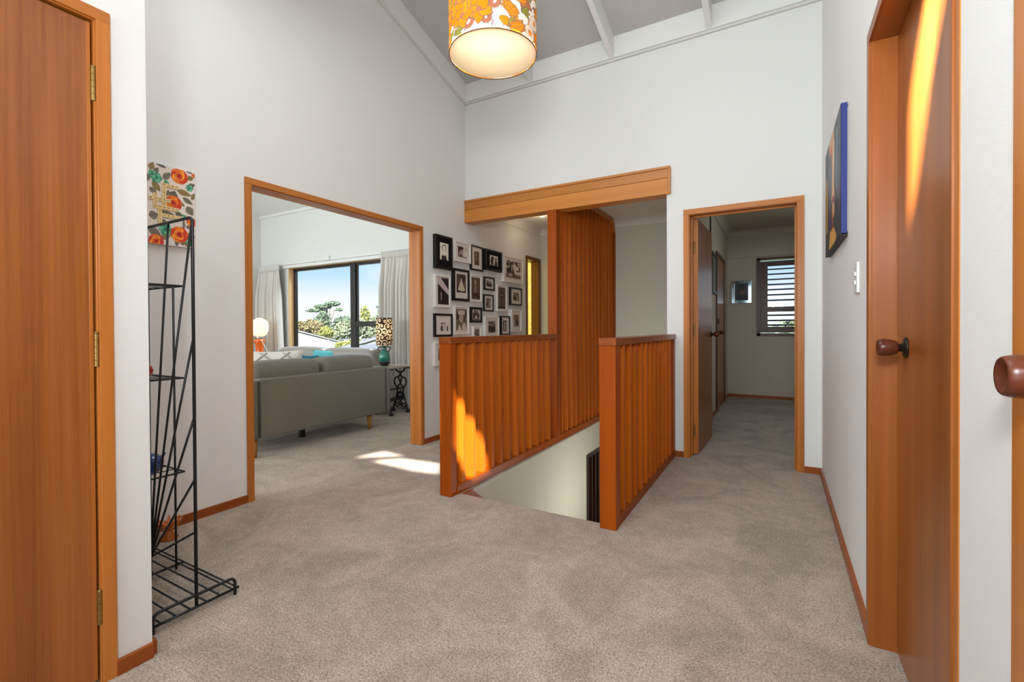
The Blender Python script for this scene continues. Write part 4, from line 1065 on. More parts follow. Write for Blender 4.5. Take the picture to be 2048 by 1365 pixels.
painting().mesh('painted_face', lambda u, v: np.stack([np.full_like(u, QX - .0008), QY1 - u * (QY1 - QY0), QZ0 + .012 + v * (QZ1 - QZ0 - .012)], -1), M_PAINTING, pt)
sw = thing('light_switch', 'white double light switch plate on the right wall beside the closed door', 'switch', (XR, 2.235, 1.18))
boxo('plate', XR - .010, XR - .0005, 2.200, 2.272, 1.180, 1.298, M_WHITE, sw, .003)
boxo('rocker', XR - .015, XR - .010, 2.222, 2.250, 1.246, 1.262, M_WHITE, sw, .002)
boxo('rocker', XR - .015, XR - .010, 2.222, 2.250, 1.212, 1.228, M_WHITE, sw, .002)

# added unseen lamp; its slot is shaped to cast the closed door's streak
SP = Vector((-1.50, .52, 2.78)); TG = Vector((.33, 1.60, 1.66))
ax = (TG - SP).normalized()
spl = thing('spotlight', 'added unseen lamp with a shaped slot that casts the streak on the closed door', 'spotlight', SP - Vector((0, 0, .06)))
px_ = ax.cross(Vector((0, 0, 1))).normalized(); py_ = px_.cross(ax).normalized()
PD = .35
slot = []
for yy, zz in [(1.742, 1.36), (1.738, 1.686), (1.688, 1.775), (1.578, 1.891), (1.49, 1.98), (1.30, 1.95), (1.431, 1.801), (1.535, 1.673), (1.664, 1.433)]:
    d = Vector((.33, yy, zz)) - SP; q = d * (PD / d.dot(ax)) - ax * PD
    slot.append((q.dot(px_), q.dot(py_)))
def mS(a, b, d): return tuple(SP + ax * d + px_ * a + py_ * b)
build('slotted_front', MB().prism([(.13 * math.cos(i * math.pi / 12), .13 * math.sin(i * math.pi / 12)) for i in range(24)], [slot], mS, PD, PD + .002), M_BLACK, spl)
def mring(r0, r1, d0, d1):
    vs = []; fs = []
    for i in range(24):
        a = i * math.pi / 12
        for r, d in ((r0, d0), (r1, d1)): vs.append(mS(r * math.cos(a), r * math.sin(a), d))
    for i in range(24):
        j = (i + 1) % 24; fs.append((2 * i, 2 * j, 2 * j + 1, 2 * i + 1))
    return MB().add(vs, fs, True)
build('housing', mring(.05, .13, -.10, PD), M_BLACK, spl, fixn=False)
build('bracket', MB().tube([tuple(SP - ax * .10), (XD + .005, SP.y - .06, SP.z + .04)], .012, 8), M_BLACK, spl)
sl = bpy.data.lights.new('spotlight_beam', 'SPOT'); sl.energy = 4200; sl.spot_size = math.radians(30); sl.spot_blend = .05; sl.shadow_soft_size = .009; sl.color = (1.0, .96, .88)
so = bpy.data.objects.new('spotlight_beam', sl); COL.objects.link(so); so.location = SP; so.rotation_euler = ax.to_track_quat('-Z', 'Y').to_euler()

# ================================================================== LIVING ROOM
def soft(name, x0, x1, y0, y1, z0, z1, parent, mat=M_LEATHER, r=.05, bulge=0.0, seg=4):
    """upholstered block with rounded edges"""
    bm = bmesh.new(); bmesh.ops.create_cube(bm, size=1)
    cx, cy, cz = (x0 + x1) / 2, (y0 + y1) / 2, (z0 + z1) / 2; sx, sy, sz = x1 - x0, y1 - y0, z1 - z0
    for v in bm.verts: v.co = Vector((v.co.x * sx, v.co.y * sy, v.co.z * sz))
    bmesh.ops.bevel(bm, geom=bm.edges[:] , offset=r, segments=seg, profile=.5, affect='EDGES')
    if bulge:
        bmesh.ops.subdivide_edges(bm, edges=[e for e in bm.edges if e.calc_length() > .25], cuts=5, use_grid_fill=True)
        for v in bm.verts:
            fx, fy, fz = 1 - (2 * v.co.x / sx) ** 2, 1 - (2 * v.co.y / sy) ** 2, 1 - (2 * v.co.z / sz) ** 2
            fx, fy, fz = max(fx, 0), max(fy, 0), max(fz, 0)
            v.co.x += bulge * math.copysign(1, v.co.x) * math.sqrt(fy * fz) * (abs(v.co.x) > sx * .3)
            v.co.z += bulge * math.copysign(1, v.co.z) * math.sqrt(fx * fy) * (abs(v.co.z) > sz * .3)
    me = bpy.data.meshes.new(name); bm.to_mesh(me); bm.free()
    me.polygons.foreach_set('use_smooth', [True] * len(me.polygons))
    me.materials.append(mat)
    o = bpy.data.objects.new(name, me); link(o, parent)
    o.location = Vector((cx, cy, cz)) - world_origin(parent); ORIG[o.name] = o.location.copy()
    return o
def taper_leg(parent, x, y, z1, r0=.026, r1=.015, mat=None, lean=(0, 0)):
    mb = MB(); vs = []
    n = 14
    for k in range(n):
        a = 2 * math.pi * k / n
        vs += [(x + lean[0] + r1 * math.cos(a), y + lean[1] + r1 * math.sin(a), 0), (x + r0 * math.cos(a), y + r0 * math.sin(a), z1)]
    fs = [(2 * k, 2 * ((k + 1) % n), 2 * ((k + 1) % n) + 1, 2 * k + 1) for k in range(n)] + [tuple(2 * k for k in reversed(range(n))), tuple(2 * k + 1 for k in range(n))]
    return build('leg', mb.add(vs, fs, True), mat or W_LEG['Z'], parent)

SA, SB = 2.165, 3.745
s1 = thing('sofa', 'grey leather sofa on tapered oak legs with its back towards the doorway', 'sofa', (-4.1, (SA + SB) / 2, 0))
soft('back_panel', -3.80, -3.660, SA + .10, SB - .075, .155, .648, s1, r=.018)
soft('arm', -4.50, -3.662, SA, SA + .099, .155, .640, s1, r=.022)
soft('arm', -4.50, -3.662, SB - .074, SB, .155, .636, s1, r=.022)
soft('seat_base', -4.50, -3.80, SA + .10, SB - .075, .155, .30, s1, r=.02)
for y0, y1 in ((SA + .11, 2.95), (2.96, SB - .085)): soft('seat_cushion', -4.52, -3.84, y0, y1, .30, .44, s1, r=.04, bulge=.015)
for y0, y1 in ((SA + .08, 2.93), (2.945, SB - .15)): soft('back_cushion', -4.02, -3.735, y0, y1, .43, .765, s1, r=.075, bulge=.02)
for yy in (SA + .10, SB - .074): build('seam', MB().tube([(-3.6595, yy, .17), (-3.6595, yy, .635)], .0035, 6), M_LEATHER_SEAM, s1)
for x, y_ in ((-3.72, 2.255), (-3.72, 3.49), (-4.42, 2.255), (-4.42, 3.65)): taper_leg(s1, x, y_, .158)
build('centre_leg', MB().box(-4.06, -4.02, 2.90, 2.945, 0, .156), M_BLACK, s1)

s2 = thing('sofa', 'grey leather sofa, window light painted into its colour, with tufted back cushions under the large window', 'sofa', (-5.5, 4.2, 0))
soft('back_panel', -6.50, -4.47, 4.44, 4.56, .155, .66, s2, M_LEATHER_LIT, r=.02)
soft('arm', -6.50, -6.40, 3.78, 4.55, .155, .62, s2, M_LEATHER_LIT, r=.02)
soft('arm', -4.57, -4.46, 3.78, 4.55, .155, .62, s2, M_LEATHER_LIT, r=.02)
soft('seat_base', -6.40, -4.57, 3.80, 4.44, .155, .30, s2, M_LEATHER_LIT, r=.02)
for x0, x1 in ((-6.39, -5.50), (-5.49, -4.58)): soft('seat_cushion', x0, x1, 3.78, 4.40, .30, .44, s2, M_LEATHER_LIT, r=.04, bulge=.015)
for x0, x1 in ((-6.42, -5.46), (-5.44, -4.50)):
    c = soft('back_cushion', x0, x1, 4.24, 4.49, .43, .785, s2, M_LEATHER_LIT, r=.08, bulge=.02)
    for k in range(4):
        xx = x0 + (x1 - x0) * (k + .5) / 4
        build('tuft_button', MB().lathe([(.0001, -.002), (.012, -.002), (.010, .004), (.0001, .006)], (xx, 4.222, .68), 12, '-Y'), M_LEATHER_SEAM, c)
for x, y_ in ((-6.44, 3.84), (-4.52, 3.84), (-6.44, 4.56), (-4.52, 4.56)): taper_leg(s2, x, y_, .158)

def pillow(name, label, loc, rz, tilt, w, h, t, mat, group=None, decor=None):
    p = thing(name, label, 'cushion', loc, 0, group); p.rotation_euler = (tilt, 0, rz)
    n = 16; vs = []; fs = []
    for side in (-1, 1):
        for j in range(n + 1):
            for i in range(n + 1):
                u, v = 2 * i / n - 1, 2 * j / n - 1
                th = (max(0, (1 - u ** 4) * (1 - v ** 4))) ** .6 * t / 2
                vs.append((w / 2 * u * (1 - .07 * (1 - v * v)), side * th, h / 2 + h / 2 * v * (1 - .07 * (1 - u * u))))
    m_ = (n + 1) ** 2
    for s_ in (0, 1):
        for j in range(n):
            for i in range(n):
                a = s_ * m_ + j * (n + 1) + i
                fs.append((a, a + 1, a + n + 2, a + n + 1) if s_ else (a, a + n + 1, a + n + 2, a + 1))
    mb = MB().add(vs, fs, True)
    cov = build('cover', mb, mat, p, local=True)
    def surf(u, v, side, lift=.003):
        th = (max(0, (1 - u ** 4) * (1 - v ** 4))) ** .6 * t / 2 + lift
        return (w / 2 * u * (1 - .07 * (1 - v * v)), side * th, h / 2 + h / 2 * v * (1 - .07 * (1 - u * u)))
    if decor: decor(p, surf)
    return p
def lattice(p, surf):
    for side in (-1, 1):
        for c in (-1.2, -.4, .4, 1.2):
            for s_ in (1, -1):
                pts = [surf(u, s_ * (u * 1.0) + c, side) for u in np.linspace(-.97, .97, 40) if abs(s_ * u + c) < .97]
                if len(pts) > 4: build('band', MB().tube(pts, .007, 6), M_GREYBAND, p, local=True)
pillow('cushion', 'white cushion with a grey lattice of diagonal bands, standing up behind the sofa back', (-4.15, 2.72, .435), math.radians(58), math.radians(-8), .50, .42, .15, M_WHITEFAB, decor=lattice)
pillow('cushion', 'light teal cushion beside the white lattice cushion', (-4.46, 2.75, .445), math.radians(58), math.radians(-6), .40, .39, .14, M_TEAL)
pillow('cushion', 'teal blue cushion on the window sofa, showing above the split between the nearer sofa cushions', (-5.32, 4.17, .44), math.radians(20), math.radians(-14), .38, .34, .13, M_TEAL)
pillow('cushion', 'dark teal cushion tucked low against the light teal one on the window sofa', (-5.47, 4.02, .44), math.radians(12), math.radians(-14), .32, .27, .12, M_TEALD)

# corner table, orange lamp, plant
ct = thing('corner_table', 'small dark side table in the corner under the orange lamp', 'table', (-6.98, 4.28, 0))
build('table_top', MB().lathe([(.0001, .50), (.27, .50), (.275, .51), (.27, .52), (.0001, .52)], (-6.98, 4.28, 0), 32), W_DARK['X'], ct)
for k in range(3):
    a = k * 2.094 + .5; taper_leg(ct, -6.98 + .18 * math.cos(a), 4.28 + .18 * math.sin(a), .50, .02, .013, W_DARK['Z'], (.04 * math.cos(a), .04 * math.sin(a)))
LX, LY = -6.94, 4.30
ol = thing('table_lamp', 'orange glazed table lamp with lit white opal globe by the left curtain', 'lamp', (LX, LY, .52))
build('lamp_base', MB().lathe([(.0001, .52), (.085, .52), (.088, .54), (.070, .58), (.056, .68), (.054, .76), (.060, .82), (.078, .862), (.079, .882), (.066, .902), (.05, .908), (.0001, .908)], (LX, LY, 0), 32), M_ORANGE_C, ol)
build('chrome_collar', MB().lathe([(.0001, .906), (.060, .906), (.060, .955), (.0001, .955)], (LX, LY, 0), 32), M_CHROME, ol)
build('globe_shade', MB().lathe([(.05, .953), (.075, .957), (.105, .985), (.122, 1.04), (.127, 1.09), (.124, 1.14), (.108, 1.185), (.078, 1.208), (.055, 1.213), (.046, 1.226), (.025, 1.234), (.0001, 1.236)], (LX, LY, 0), 40, caps=False), M_OPAL, ol)
build('cord', MB().tube([(LX + .06, LY - .02, .91), (LX + .12, LY - .03, .86), (LX + .21, LY - .02, .75), (LX + .23, LY, .60), (LX + .25, LY + .02, .50), (LX + .28, LY + .05, .2), (LX + .28, LY + .1, .01)], .004, 6), M_CORD, ol)
point('orange_lamp_bulb', (LX - .03, LY, 1.07), .8, (1.0, .82, .56), .03)
pp = thing('potted_plant', 'small leafy plant in a glazed pot beside the orange lamp', 'plant', (-7.14, 4.14, .52))
build('pot', MB().lathe([(.0001, .52), (.045, .52), (.06, .60), (.062, .62), (.052, .62), (.05, .60), (.0001, .60)], (-7.14, 4.14, 0), 20), M_TERRA, pp)
for k in range(11):
    a = k * .62; r1 = .05 + .02 * (k % 3); hh = .86 + .035 * (k % 4)
    b0 = Vector((-7.14, 4.14, .60)); dv = Vector((math.cos(a), math.sin(a), 0)); sd_ = Vector((-math.sin(a), math.cos(a), 0))
    P_ = [b0, b0 + dv * r1 * .6 + Vector((0, 0, (hh - .6) * .7)), b0 + dv * r1 * 1.5 + Vector((0, 0, hh - .6)), b0 + dv * r1 * 2.6 + Vector((0, 0, hh - .66))]
    wv = [.004, .018, .018, .002]; vs = []
    for q, w_ in zip(P_, wv): vs += [q - sd_ * w_, q + sd_ * w_]
    build('leaf', MB().add(vs, [(0, 1, 3, 2), (2, 3, 5, 4), (4, 5, 7, 6)], True), M_LEAF, pp, fixn=False)

# side table with treadle iron legs, green lamp
tb = thing('treadle_table', 'side table with scrolled black cast iron legs and weathered top by the right curtain', 'table', (-4.17, 4.29, 0))
boxo('table_top', -4.36, -3.985, 4.10, 4.47, .572, .592, M_TABLETOP, tb, .006)
def iron(y_):
    mb = MB()
    def S(pts, r=.0085): 
        P0 = [Vector((x, y_, z)) for x, z in pts]; out = []
        for i in range(len(P0) - 1):
            a = P0[max(i - 1, 0)]; b = P0[i]; c = P0[i + 1]; d = P0[min(i + 2, len(P0) - 1)]
            for k in range(5):
                t = k / 5
                out.append(.5 * ((2 * b) + (-a + c) * t + (2 * a - 5 * b + 4 * c - d) * t * t + (-a + 3 * b - 3 * c + d) * t ** 3))
        out.append(P0[-1]); mb.tube(out, r, 6)
    X0 = -4.17
    for sgn in (-1, 1):
        f = lambda pts: [(X0 + sgn * x, z) for x, z in pts]
        S(f([(.02, .56), (.06, .57), (.07, .53), (.03, .51), (.0, .49), (.02, .45), (.08, .43), (.10, .37), (.06, .31), (.05, .26), (.08, .16), (.125, .02)]), .010)
        S(f([(.06, .31), (.0, .36), (-.02, .42)])); S(f([(.05, .26), (.01, .24), (.0, .28)])); S(f([(.07, .18), (.03, .20), (.0, .15), (.04, .10), (.09, .12)]))
        S(f([(.10, .10), (.06, .06), (.0, .10)])); S(f([(.0, .24), (.04, .22), (.03, .17)]))
        mb.box(X0 + sgn * .125 - .02, X0 + sgn * .125 + .02, y_ - .02, y_ + .02, 0, .025)
    S([(X0 - .04, .44), (X0, .40), (X0 + .04, .44)]); S([(X0 - .06, .31), (X0, .30), (X0 + .06, .31)]); S([(X0 - .07, .17), (X0, .2), (X0 + .07, .17)])
    mb.box(X0 - .15, X0 + .15, y_ - .012, y_ + .012, .555, .572)
    return mb
build('iron_leg', iron(4.14), M_IRON, tb); build('iron_leg', iron(4.43), M_IRON, tb)
build('cross_bar', MB().tube([(-4.17, 4.14, .30), (-4.17, 4.43, .30)], .010, 8), M_IRON, tb)
build('foot_treadle', MB().box(-4.26, -4.08, 4.15, 4.42, .165, .178), M_IRON, tb)
VX, VY, VZ = -4.262, 4.25, .592
gl_ = thing('table_lamp', 'green two-handled vase lamp with black and cream scroll shade on the iron-legged table', 'lamp', (VX, VY, VZ))
build('vase', MB().lathe([(.0001, VZ), (.042, VZ), (.047, VZ + .01), (.062, VZ + .05), (.070, VZ + .09), (.066, VZ + .13), (.046, VZ + .18), (.026, VZ + .205), (.023, VZ + .225), (.038, VZ + .245), (.040, VZ + .25), (.0001, VZ + .25)], (VX, VY, 0), 32), M_GREEN_C, gl_)
build('dark_foot', MB().lathe([(.0001, VZ + .0005), (.043, VZ + .0005), (.0483, VZ + .01), (.0633, VZ + .05), (.0642, VZ + .056), (.0001, VZ + .056)], (VX, VY, 0), 32), M_GREEN_D, gl_)
hd = Vector((.8, .6, 0))
for s_ in (-1, 1):
    pts = []
    for k in range(11):
        a = math.pi * k / 10
        pts.append(Vector((VX, VY, 0)) + hd * s_ * (.027 + .060 * math.sin(a) * (1 - .25 * k / 10)) + Vector((0, 0, VZ + .238 - .085 * k / 10 + .02 * math.sin(a))))
    build('handle', MB().tube(pts, .006, 8), M_GREEN_D, gl_)
build('neck_fitting', MB().lathe([(.0001, VZ + .248), (.03, VZ + .248), (.03, VZ + .27), (.01, VZ + .28), (.01, VZ + .36), (.0001, VZ + .36)], (VX, VY, 0), 16), M_BULBCAP, gl_)
SR, SH, SZ = .100, .345, VZ + .250
def scroll_paint():
    W = 2 * math.pi * SR
    p = Paint(W, SH, 420, 190, (66, 52, 44), wrap=W); r = random.Random(12); CR = (250, 226, 190)
    for i in range(9):
        for j in range(5):
            cx, cy = (i + .5 * (j % 2)) * W / 9, (j + .5) * SH / 5
            x, y = p.loc(cx + r.uniform(-.006, .006), cy, r.uniform(0, 6.28)); rad = np.hypot(x, y); th = np.arctan2(y, x)
            sp_ = rad - (.012 + .0048 * (th + math.pi))
            p.put((np.abs(sp_) < .0052) & (rad < .047), CR)
            p.put((np.abs(rad - .008) < .003), CR)
    for i in range(26): p.leaf(r.uniform(0, W), r.uniform(0, SH), .016, .0055, r.uniform(0, 6), CR)
    p.rect(-1, 9, 0, .006, CR); p.rect(-1, 9, SH - .006, 9, (80, 64, 52))
    return p
scroll_paint().mesh('lamp_shade', lambda u, v: np.stack([VX + SR * np.cos(u / SR), VY + SR * np.sin(u / SR), SZ + v], -1), M_SHADE, gl_, True)
build('shade_ring', MB().tube([(VX + SR * math.cos(i * math.pi / 24), VY + SR * math.sin(i * math.pi / 24), SZ + SH) for i in range(48)], .0025, 6, True), M_BRONZE, gl_)
build('bulb', MB().lathe([(.0001, 0), (.012, .0), (.028, .04), (.024, .07), (.0001, .085)], (VX, VY, SZ + .11), 16), M_BULB, gl_)
point('green_lamp_bulb', (VX + .02, VY - .02, SZ + .20), 1.1, (1.0, .84, .62), .03)
build('cord', MB().tube([(VX + .05, VY + .02, VZ + .012), (-3.99, 4.485, .592), (-3.975, 4.49, .50), (-4.02, 4.49, .30), (-4.10, 4.485, .12), (-4.06, 4.50, .02)], .004, 6), M_CORD, gl_)

# curtains
def curtain(name, label, x0, x1, yc, z0, z1, folds, flare=0.0, side=1):
    c = thing(name, label, 'curtain', ((x0 + x1) / 2, yc, z0))
    nx, nz = folds * 10, 36
    def sheet(za, zb, nzz, head):
        vs = []; fs = []
        for j in range(nzz + 1):
            t = j / nzz; z = zb + (za - zb) * t; dep = (z1 - z) / (z1 - z0)
            for i in range(nx + 1):
                s = i / nx; ph = s * folds * 2 * math.pi
                if head: amp = .012; off = amp * math.sin(ph * 2)
                else:
                    amp = .014 + .055 * min(1, (dep - .04) * 5); off = amp * math.sin(ph + .5 * math.sin(ph * .37)) + .012 * math.sin(ph * 2.3 + 3 * dep)
                w = (x1 - x0) * (1 + flare * dep)
                x = (x0 + s * w) if side > 0 else ((x1 - (1 - s) * w) if side < 0 else ((x0 + x1) / 2 + (s - .5) * w))
                vs.append((x, yc + off, z))
        for j in range(nzz):
            for i in range(nx):
                a = j * (nx + 1) + i; fs.append((a, a + 1, a + nx + 2, a + nx + 1))
        return MB().add(vs, fs, True)
    hz = z1 - .085
    a = build('drape', sheet(z0, hz + .004, nz, False), M_CURT, c, fixn=False)
    md = a.modifiers.new('thickness', 'SOLIDIFY'); md.thickness = .003
    b = build('pleat_heading', sheet(hz, z1, 4, True), M_CURT, c, fixn=False)
    md = b.modifiers.new('thickness', 'SOLIDIFY'); md.thickness = .004
    return c
curtain('curtain', 'grey linen curtain gathered at the left end of the large window', -7.47, -6.93, 4.63, .012, 2.085, 9, .34, 0)
curtain('curtain', 'grey linen curtain gathered at the right end of the large window', -4.70, -3.95, 4.63, .012, 2.10, 11, .04, -1)
tr = thing('curtain_track', 'slim white curtain track above the large window', 'curtain rail', (-5.7, 4.68, 2.04))
boxo('track', -7.52, -3.92, 4.668, 4.688, 2.085, 2.100, M_WHITE, tr, .003)
for x in (-7.4, -6.2, -5.0, -4.0): boxo('bracket', x - .01, x + .01, 4.686, 4.75, 2.086, 2.098, M_WHITE, tr, .001)
bo = thing('wall_ornament', 'small white bird-shaped ornament perched on the ledge above the large window', 'ornament', (-5.885, 4.725, 2.083))
build('body', MB().lathe([(.0001, -.06), (.014, -.045), (.022, -.01), (.018, .02), (.006, .04), (.0001, .045)], (-5.885, 4.733, 2.108), 14, 'X'), M_WHITE, bo)
build('wing', MB().add([(-5.93, 4.728, 2.108), (-5.86, 4.728, 2.112), (-5.87, 4.726, 2.165), (-5.93, 4.734, 2.108), (-5.86, 4.734, 2.112), (-5.87, 4.732, 2.165)], [(0, 1, 2), (5, 4, 3), (0, 3, 4, 1), (1, 4, 5, 2), (2, 5, 3, 0)]), M_WHITE, bo)
build('tail', MB().tube([(-5.83, 4.733, 2.102), (-5.80, 4.733, 2.11)], [.010, .004], 8), M_WHITE, bo)

# ================================================================== HALL PICTURES
hp = thing('picture_frame', 'square mirror-edged frame with a dark portrait on the far hall wall beside the shutters', 'picture frame', (-.473, 7.75, 1.404))
M_MIRROR = plain('mirror_glass', (170, 196, 206), .08, metal=1.0)
hx0, hx1, hz0, hz1 = -.607, -.339, 1.408, 1.744
build('mirror_border', MB().prism([(hx0, hz0), (hx1, hz0), (hx1, hz1), (hx0, hz1)], [[(hx0 + .045, hz0 + .045), (hx1 - .045, hz0 + .045), (hx1 - .045, hz1 - .045), (hx0 + .045, hz1 - .045)]], mY, 7.728, 7.748), M_MIRROR, hp, .004)
boxo('backing', hx0 + .04, hx1 - .04, 7.735, 7.747, hz0 + .04, hz1 - .04, M_MOUNTB, hp, 0)
def hallp():
    p = Paint(1, 1, 60, 80, (52, 48, 50)); p.ell(.5, .12, .42, .3, (26, 24, 26)); p.ell(.56, .56, .2, .24, (112, 84, 74)); p.ell(.5, .78, .27, .2, (20, 18, 20)); p.ell(.34, .62, .08, .2, (24, 20, 22)); p.rect(.8, 1, .3, .9, (84, 90, 96))
    p.ell(.5, .6, .03, .02, (40, 30, 28)); p.ell(.64, .6, .03, .02, (40, 30, 28)); p.ell(.57, .44, .05, .015, (90, 50, 46))
    return p
hallp().mesh('portrait_print', lambda u, v: np.stack([hx0 + .045 + u * (hx1 - hx0 - .09), np.full_like(u, 7.7342), hz0 + .045 + v * (hz1 - hz0 - .09)], -1), M_PRINT, hp)
h2 = thing('picture_frame', 'dark framed picture on the left hall wall, half hidden by the open door', 'picture frame', (-.667, 6.0, 1.45))
build('frame', MB().prism([(5.72, 1.45), (6.19, 1.45), (6.19, 1.92), (5.72, 1.92)], [[(5.75, 1.48), (6.16, 1.48), (6.16, 1.89), (5.75, 1.89)]], mX, -.666, -.640), M_BFRAME, h2, .002)
boxo('print', -.666, -.655, 5.75, 6.16, 1.48, 1.89, plain('olive_print', (120, 112, 90), .6, bump=(12, 0, .001), var=.2), h2, 0)

# ================================================================== OUTSIDE
M_GRASS = plain('garden_ground', (96, 120, 66), .9, bump=(.4, .1, .05), var=.2)
struct('floor_garden', MB().box(-120, 60, 5.2, 140, -3.6, -3.4), M_GRASS, recentre=False)
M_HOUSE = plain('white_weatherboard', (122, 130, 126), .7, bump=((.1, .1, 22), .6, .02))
M_ROOFG = plain('grey_metal_roof', (108, 112, 120), .6, bump=((6, .2, .2), .6, .03))
M_ROOFP = plain('pale_grey_roof', (106, 109, 118), .6)
M_WGREY = plain('far_window_glass', (128, 142, 158), .3)
def house(name, label, p, ang, w, d, zb, ze, zr, wall, roof, wins, over=.12):
    h = thing(name, label, 'house', p, math.radians(ang))
    mb = MB().prism([(-w / 2, zb), (w / 2, zb), (w / 2, ze), (0, zr - .05), (-w / 2, ze)], [], mY, 0, d)
    build('wall', mb, wall, h, local=True)
    sl_ = (zr - ze) / (w / 2)
    for s_ in (-1, 1):
        a = (0, zr); b = (s_ * (w / 2 + over), ze - sl_ * over)
        rb = MB().hexa([(a[0], -over, a[1]), (b[0], -over, b[1]), (b[0], d + over, b[1]), (a[0], d + over, a[1])], [(a[0], -over, a[1] + .07), (b[0], -over, b[1] + .07), (b[0], d + over, b[1] + .07), (a[0], d + over, a[1] + .07)])
        build('roof', rb, roof, h, local=True)
    for x, z, ww, hh in wins:
        f = build('window', MB().box(x - ww / 2, x + ww / 2, -.05, .02, z - hh / 2, z + hh / 2), M_WFRAME, h, local=True)
        build('pane', MB().box(x - ww / 2 + .06, x + ww / 2 - .06, -.06, -.05, z - hh / 2 + .06, z + hh / 2 - .06), M_WGREY, f, local=True)
    return h
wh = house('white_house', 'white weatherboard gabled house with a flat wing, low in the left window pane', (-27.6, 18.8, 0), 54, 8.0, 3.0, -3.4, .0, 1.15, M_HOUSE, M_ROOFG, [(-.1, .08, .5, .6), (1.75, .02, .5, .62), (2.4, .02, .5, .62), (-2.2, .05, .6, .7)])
build('wing_wall', MB().box(3.6, 6.6, -1.1, 2.2, -3.4, .22), M_HOUSE, wh, local=True)
build('wing_roof', MB().box(3.5, 6.8, -1.3, 2.4, .22, .36), M_ROOFG, wh, local=True)
for x in (4.1, 4.9):
    f = build('window', MB().box(x - .2, x + .2, -1.15, -1.08, -.4, .1), M_WFRAME, wh, local=True)
    build('pane', MB().box(x - .15, x + .15, -1.16, -1.15, -.35, .05), M_WGREY, f, local=True)
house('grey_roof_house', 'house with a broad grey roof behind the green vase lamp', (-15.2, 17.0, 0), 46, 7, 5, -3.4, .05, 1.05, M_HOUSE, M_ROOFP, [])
nr = thing('garage_roof', 'pale grey low metal roof just outside and below the large window', 'roof', (-10.6, 10.3, -3.4))
build('roof_sheet', MB().hexa([(-13.2, 9.0, .16), (-8.6, 8.2, .16), (-7.4, 11.6, .50), (-12.6, 12.6, .50)], [(-13.2, 9.0, .24), (-8.6, 8.2, .24), (-7.4, 11.6, .58), (-12.6, 12.6, .58)]), M_ROOFP, nr)
build('wall', MB().hexa([(-12.9, 9.4, -3.4), (-8.9, 8.6, -3.4), (-7.8, 11.4, -3.4), (-12.4, 12.3, -3.4)], [(-12.9, 9.4, .19), (-8.9, 8.6, .19), (-7.8, 11.4, .45), (-12.4, 12.3, .45)]), M_HOUSE, nr)
def leafmat(name, col, var=.25):
    mt, nt, b = newmat(name)
    gi = nt.nodes.new('ShaderNodeNewGeometry'); mr = nt.nodes.new('ShaderNodeMapRange'); hv = nt.nodes.new('ShaderNodeHueSaturation')
    mr.inputs['To Min'].default_value = 1 - var; mr.inputs['To Max'].default_value = 1 + var
    hv.inputs['Color'].default_value = lin(col)
    nt.links.new(gi.outputs['Random Per Island'], mr.inputs[0]); nt.links.new(mr.outputs[0], hv.inputs['Value']); nt.links.new(hv.outputs[0], b.inputs['Base Color'])
    b.inputs['Roughness'].default_value = .8; b.inputs['Specular IOR Level'].default_value = .1
    return mt
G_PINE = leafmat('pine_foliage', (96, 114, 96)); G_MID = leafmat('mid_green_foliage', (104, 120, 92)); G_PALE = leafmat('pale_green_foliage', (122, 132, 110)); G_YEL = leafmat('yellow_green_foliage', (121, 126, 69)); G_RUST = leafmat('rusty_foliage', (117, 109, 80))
M_TRUNK = plain('tree_bark', (110, 98, 84), .9)
def tree(name, label, base, blobs, mat, leaf=.28, n=900, seed=1, trunk=.16, group=None):
    """blobs: (dx, dy, z, rx, ry, rz) leaf clouds; every leaf a small quad"""
    t = thing(name, label, 'tree', base); r = random.Random(seed); vs = []; fs = []
    tot = sum(b[3] * b[4] * b[5] for b in blobs)
    for bx, by, bz, rx, ry, rz in blobs:
        for k in range(max(40, int(n * rx * ry * rz / tot))):
            a = r.uniform(0, 6.283); c = r.uniform(-1, 1); s = math.sqrt(1 - c * c); q = r.uniform(.55, 1.0) * (1 + .15 * math.sin(3 * a + seed))
            p = Vector((base[0] + bx + rx * q * s * math.cos(a), base[1] + by + ry * q * s * math.sin(a), bz + rz * q * c))
            n1 = Vector((r.uniform(-1, 1), r.uniform(-1, 1), r.uniform(-.6, 1))).normalized(); x = n1.orthogonal().normalized(); y_ = n1.cross(x)
            l = leaf * r.uniform(.6, 1.3); b0 = len(vs)
            vs += [p - x * l, p + y_ * l * .55, p + x * l, p - y_ * l * .55]; fs.append((b0, b0 + 1, b0 + 2, b0 + 3))
    o = build('crown', MB().add([tuple(v) for v in vs], fs), mat, t, fixn=False)
    mb = MB(); top = max(b[2] for b in blobs)
    mb.tube([(base[0], base[1], base[2]), (base[0] + .1, base[1], (base[2] + top) / 2), (base[0], base[1], top)], [trunk * 1.5, trunk, trunk * .5], 8)
    for b in blobs: mb.tube([(base[0], base[1], base[2] + (b[2] - base[2]) * .6), (base[0] + b[0] * .6, base[1] + b[1] * .6, b[2] - b[5] * .3), (base[0] + b[0], base[1] + b[1], b[2])], [trunk * .6, trunk * .4, trunk * .15], 6)
    build('trunk', mb, M_TRUNK, t)
    return t
def rb(k, z, r, rz): return (.868 * k, .497 * k, z, r, r, rz)
tree('umbrella_pine', 'spreading umbrella pine with layered flat crown, tallest tree in the left pane', (-38.76, 30.94, -3.4), [rb(-1.15, 2.95, .78, .15), rb(-.35, 3.3, .78, .2), rb(.6, 3.6, .72, .22), rb(1.25, 3.0, .36, .14), rb(-.3, 2.85, .4, .12)], G_PINE, .13, 2400, 3, .09)
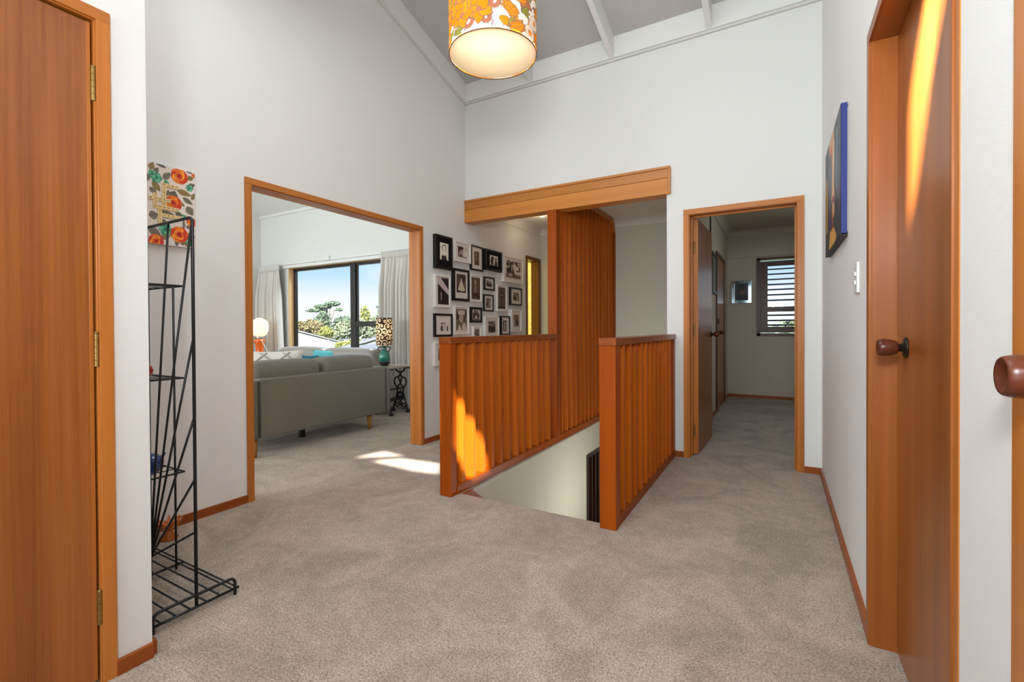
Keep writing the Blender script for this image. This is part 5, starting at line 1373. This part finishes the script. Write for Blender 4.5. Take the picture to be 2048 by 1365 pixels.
tree('dense_tree', 'dense mid green tree under the umbrella pine', (-37.59, 29.3, -3.4), [rb(0, 1.3, .95, 1.1), rb(-.6, 1.0, .8, .9), rb(.2, 2.2, .6, .6)], G_PINE, .15, 2200, 5)
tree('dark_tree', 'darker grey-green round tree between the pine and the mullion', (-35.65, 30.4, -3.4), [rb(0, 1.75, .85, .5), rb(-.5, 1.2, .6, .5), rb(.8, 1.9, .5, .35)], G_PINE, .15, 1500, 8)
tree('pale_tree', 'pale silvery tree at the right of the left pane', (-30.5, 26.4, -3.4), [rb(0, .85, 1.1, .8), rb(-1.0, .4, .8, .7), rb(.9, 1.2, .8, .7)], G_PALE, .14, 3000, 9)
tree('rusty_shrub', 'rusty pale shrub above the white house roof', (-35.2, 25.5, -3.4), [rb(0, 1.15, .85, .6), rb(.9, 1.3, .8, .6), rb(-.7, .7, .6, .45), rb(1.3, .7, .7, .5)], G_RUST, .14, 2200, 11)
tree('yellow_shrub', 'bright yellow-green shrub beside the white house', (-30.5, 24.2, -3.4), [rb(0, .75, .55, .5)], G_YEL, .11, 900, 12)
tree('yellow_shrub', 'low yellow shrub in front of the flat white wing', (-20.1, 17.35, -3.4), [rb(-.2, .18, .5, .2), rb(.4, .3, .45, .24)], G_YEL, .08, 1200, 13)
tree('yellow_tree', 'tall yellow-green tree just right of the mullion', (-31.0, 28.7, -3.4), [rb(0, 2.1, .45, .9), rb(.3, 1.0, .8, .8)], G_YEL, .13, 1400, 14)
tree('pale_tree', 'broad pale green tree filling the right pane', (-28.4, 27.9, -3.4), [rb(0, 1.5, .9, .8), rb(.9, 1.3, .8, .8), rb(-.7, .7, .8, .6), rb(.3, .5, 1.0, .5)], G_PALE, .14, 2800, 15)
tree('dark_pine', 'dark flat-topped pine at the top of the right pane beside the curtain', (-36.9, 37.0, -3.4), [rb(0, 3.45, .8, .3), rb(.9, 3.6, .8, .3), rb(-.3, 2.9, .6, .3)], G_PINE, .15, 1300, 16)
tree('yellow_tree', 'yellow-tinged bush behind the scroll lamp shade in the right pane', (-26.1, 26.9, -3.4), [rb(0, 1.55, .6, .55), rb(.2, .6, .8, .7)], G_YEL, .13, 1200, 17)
for k, (x, y_, zt) in enumerate(((-3.4, 33, .9), (.2, 36, 1.15), (3.6, 32, .95), (7.4, 34, 1.2))):
    tree('hall_tree', ('rounded tree at the left', 'taller tree second from the left', 'low tree third from the left', 'tree at the right')[k] + ' beyond the hall shutters', (x, y_, -3.4), [(0, 0, zt - .9, 1.6, 1.5, 1.1), (.7, .4, zt - .6, 1.0, 1.0, .8)], (G_PALE, G_MID)[k % 2], .26, 900, 30 + k)
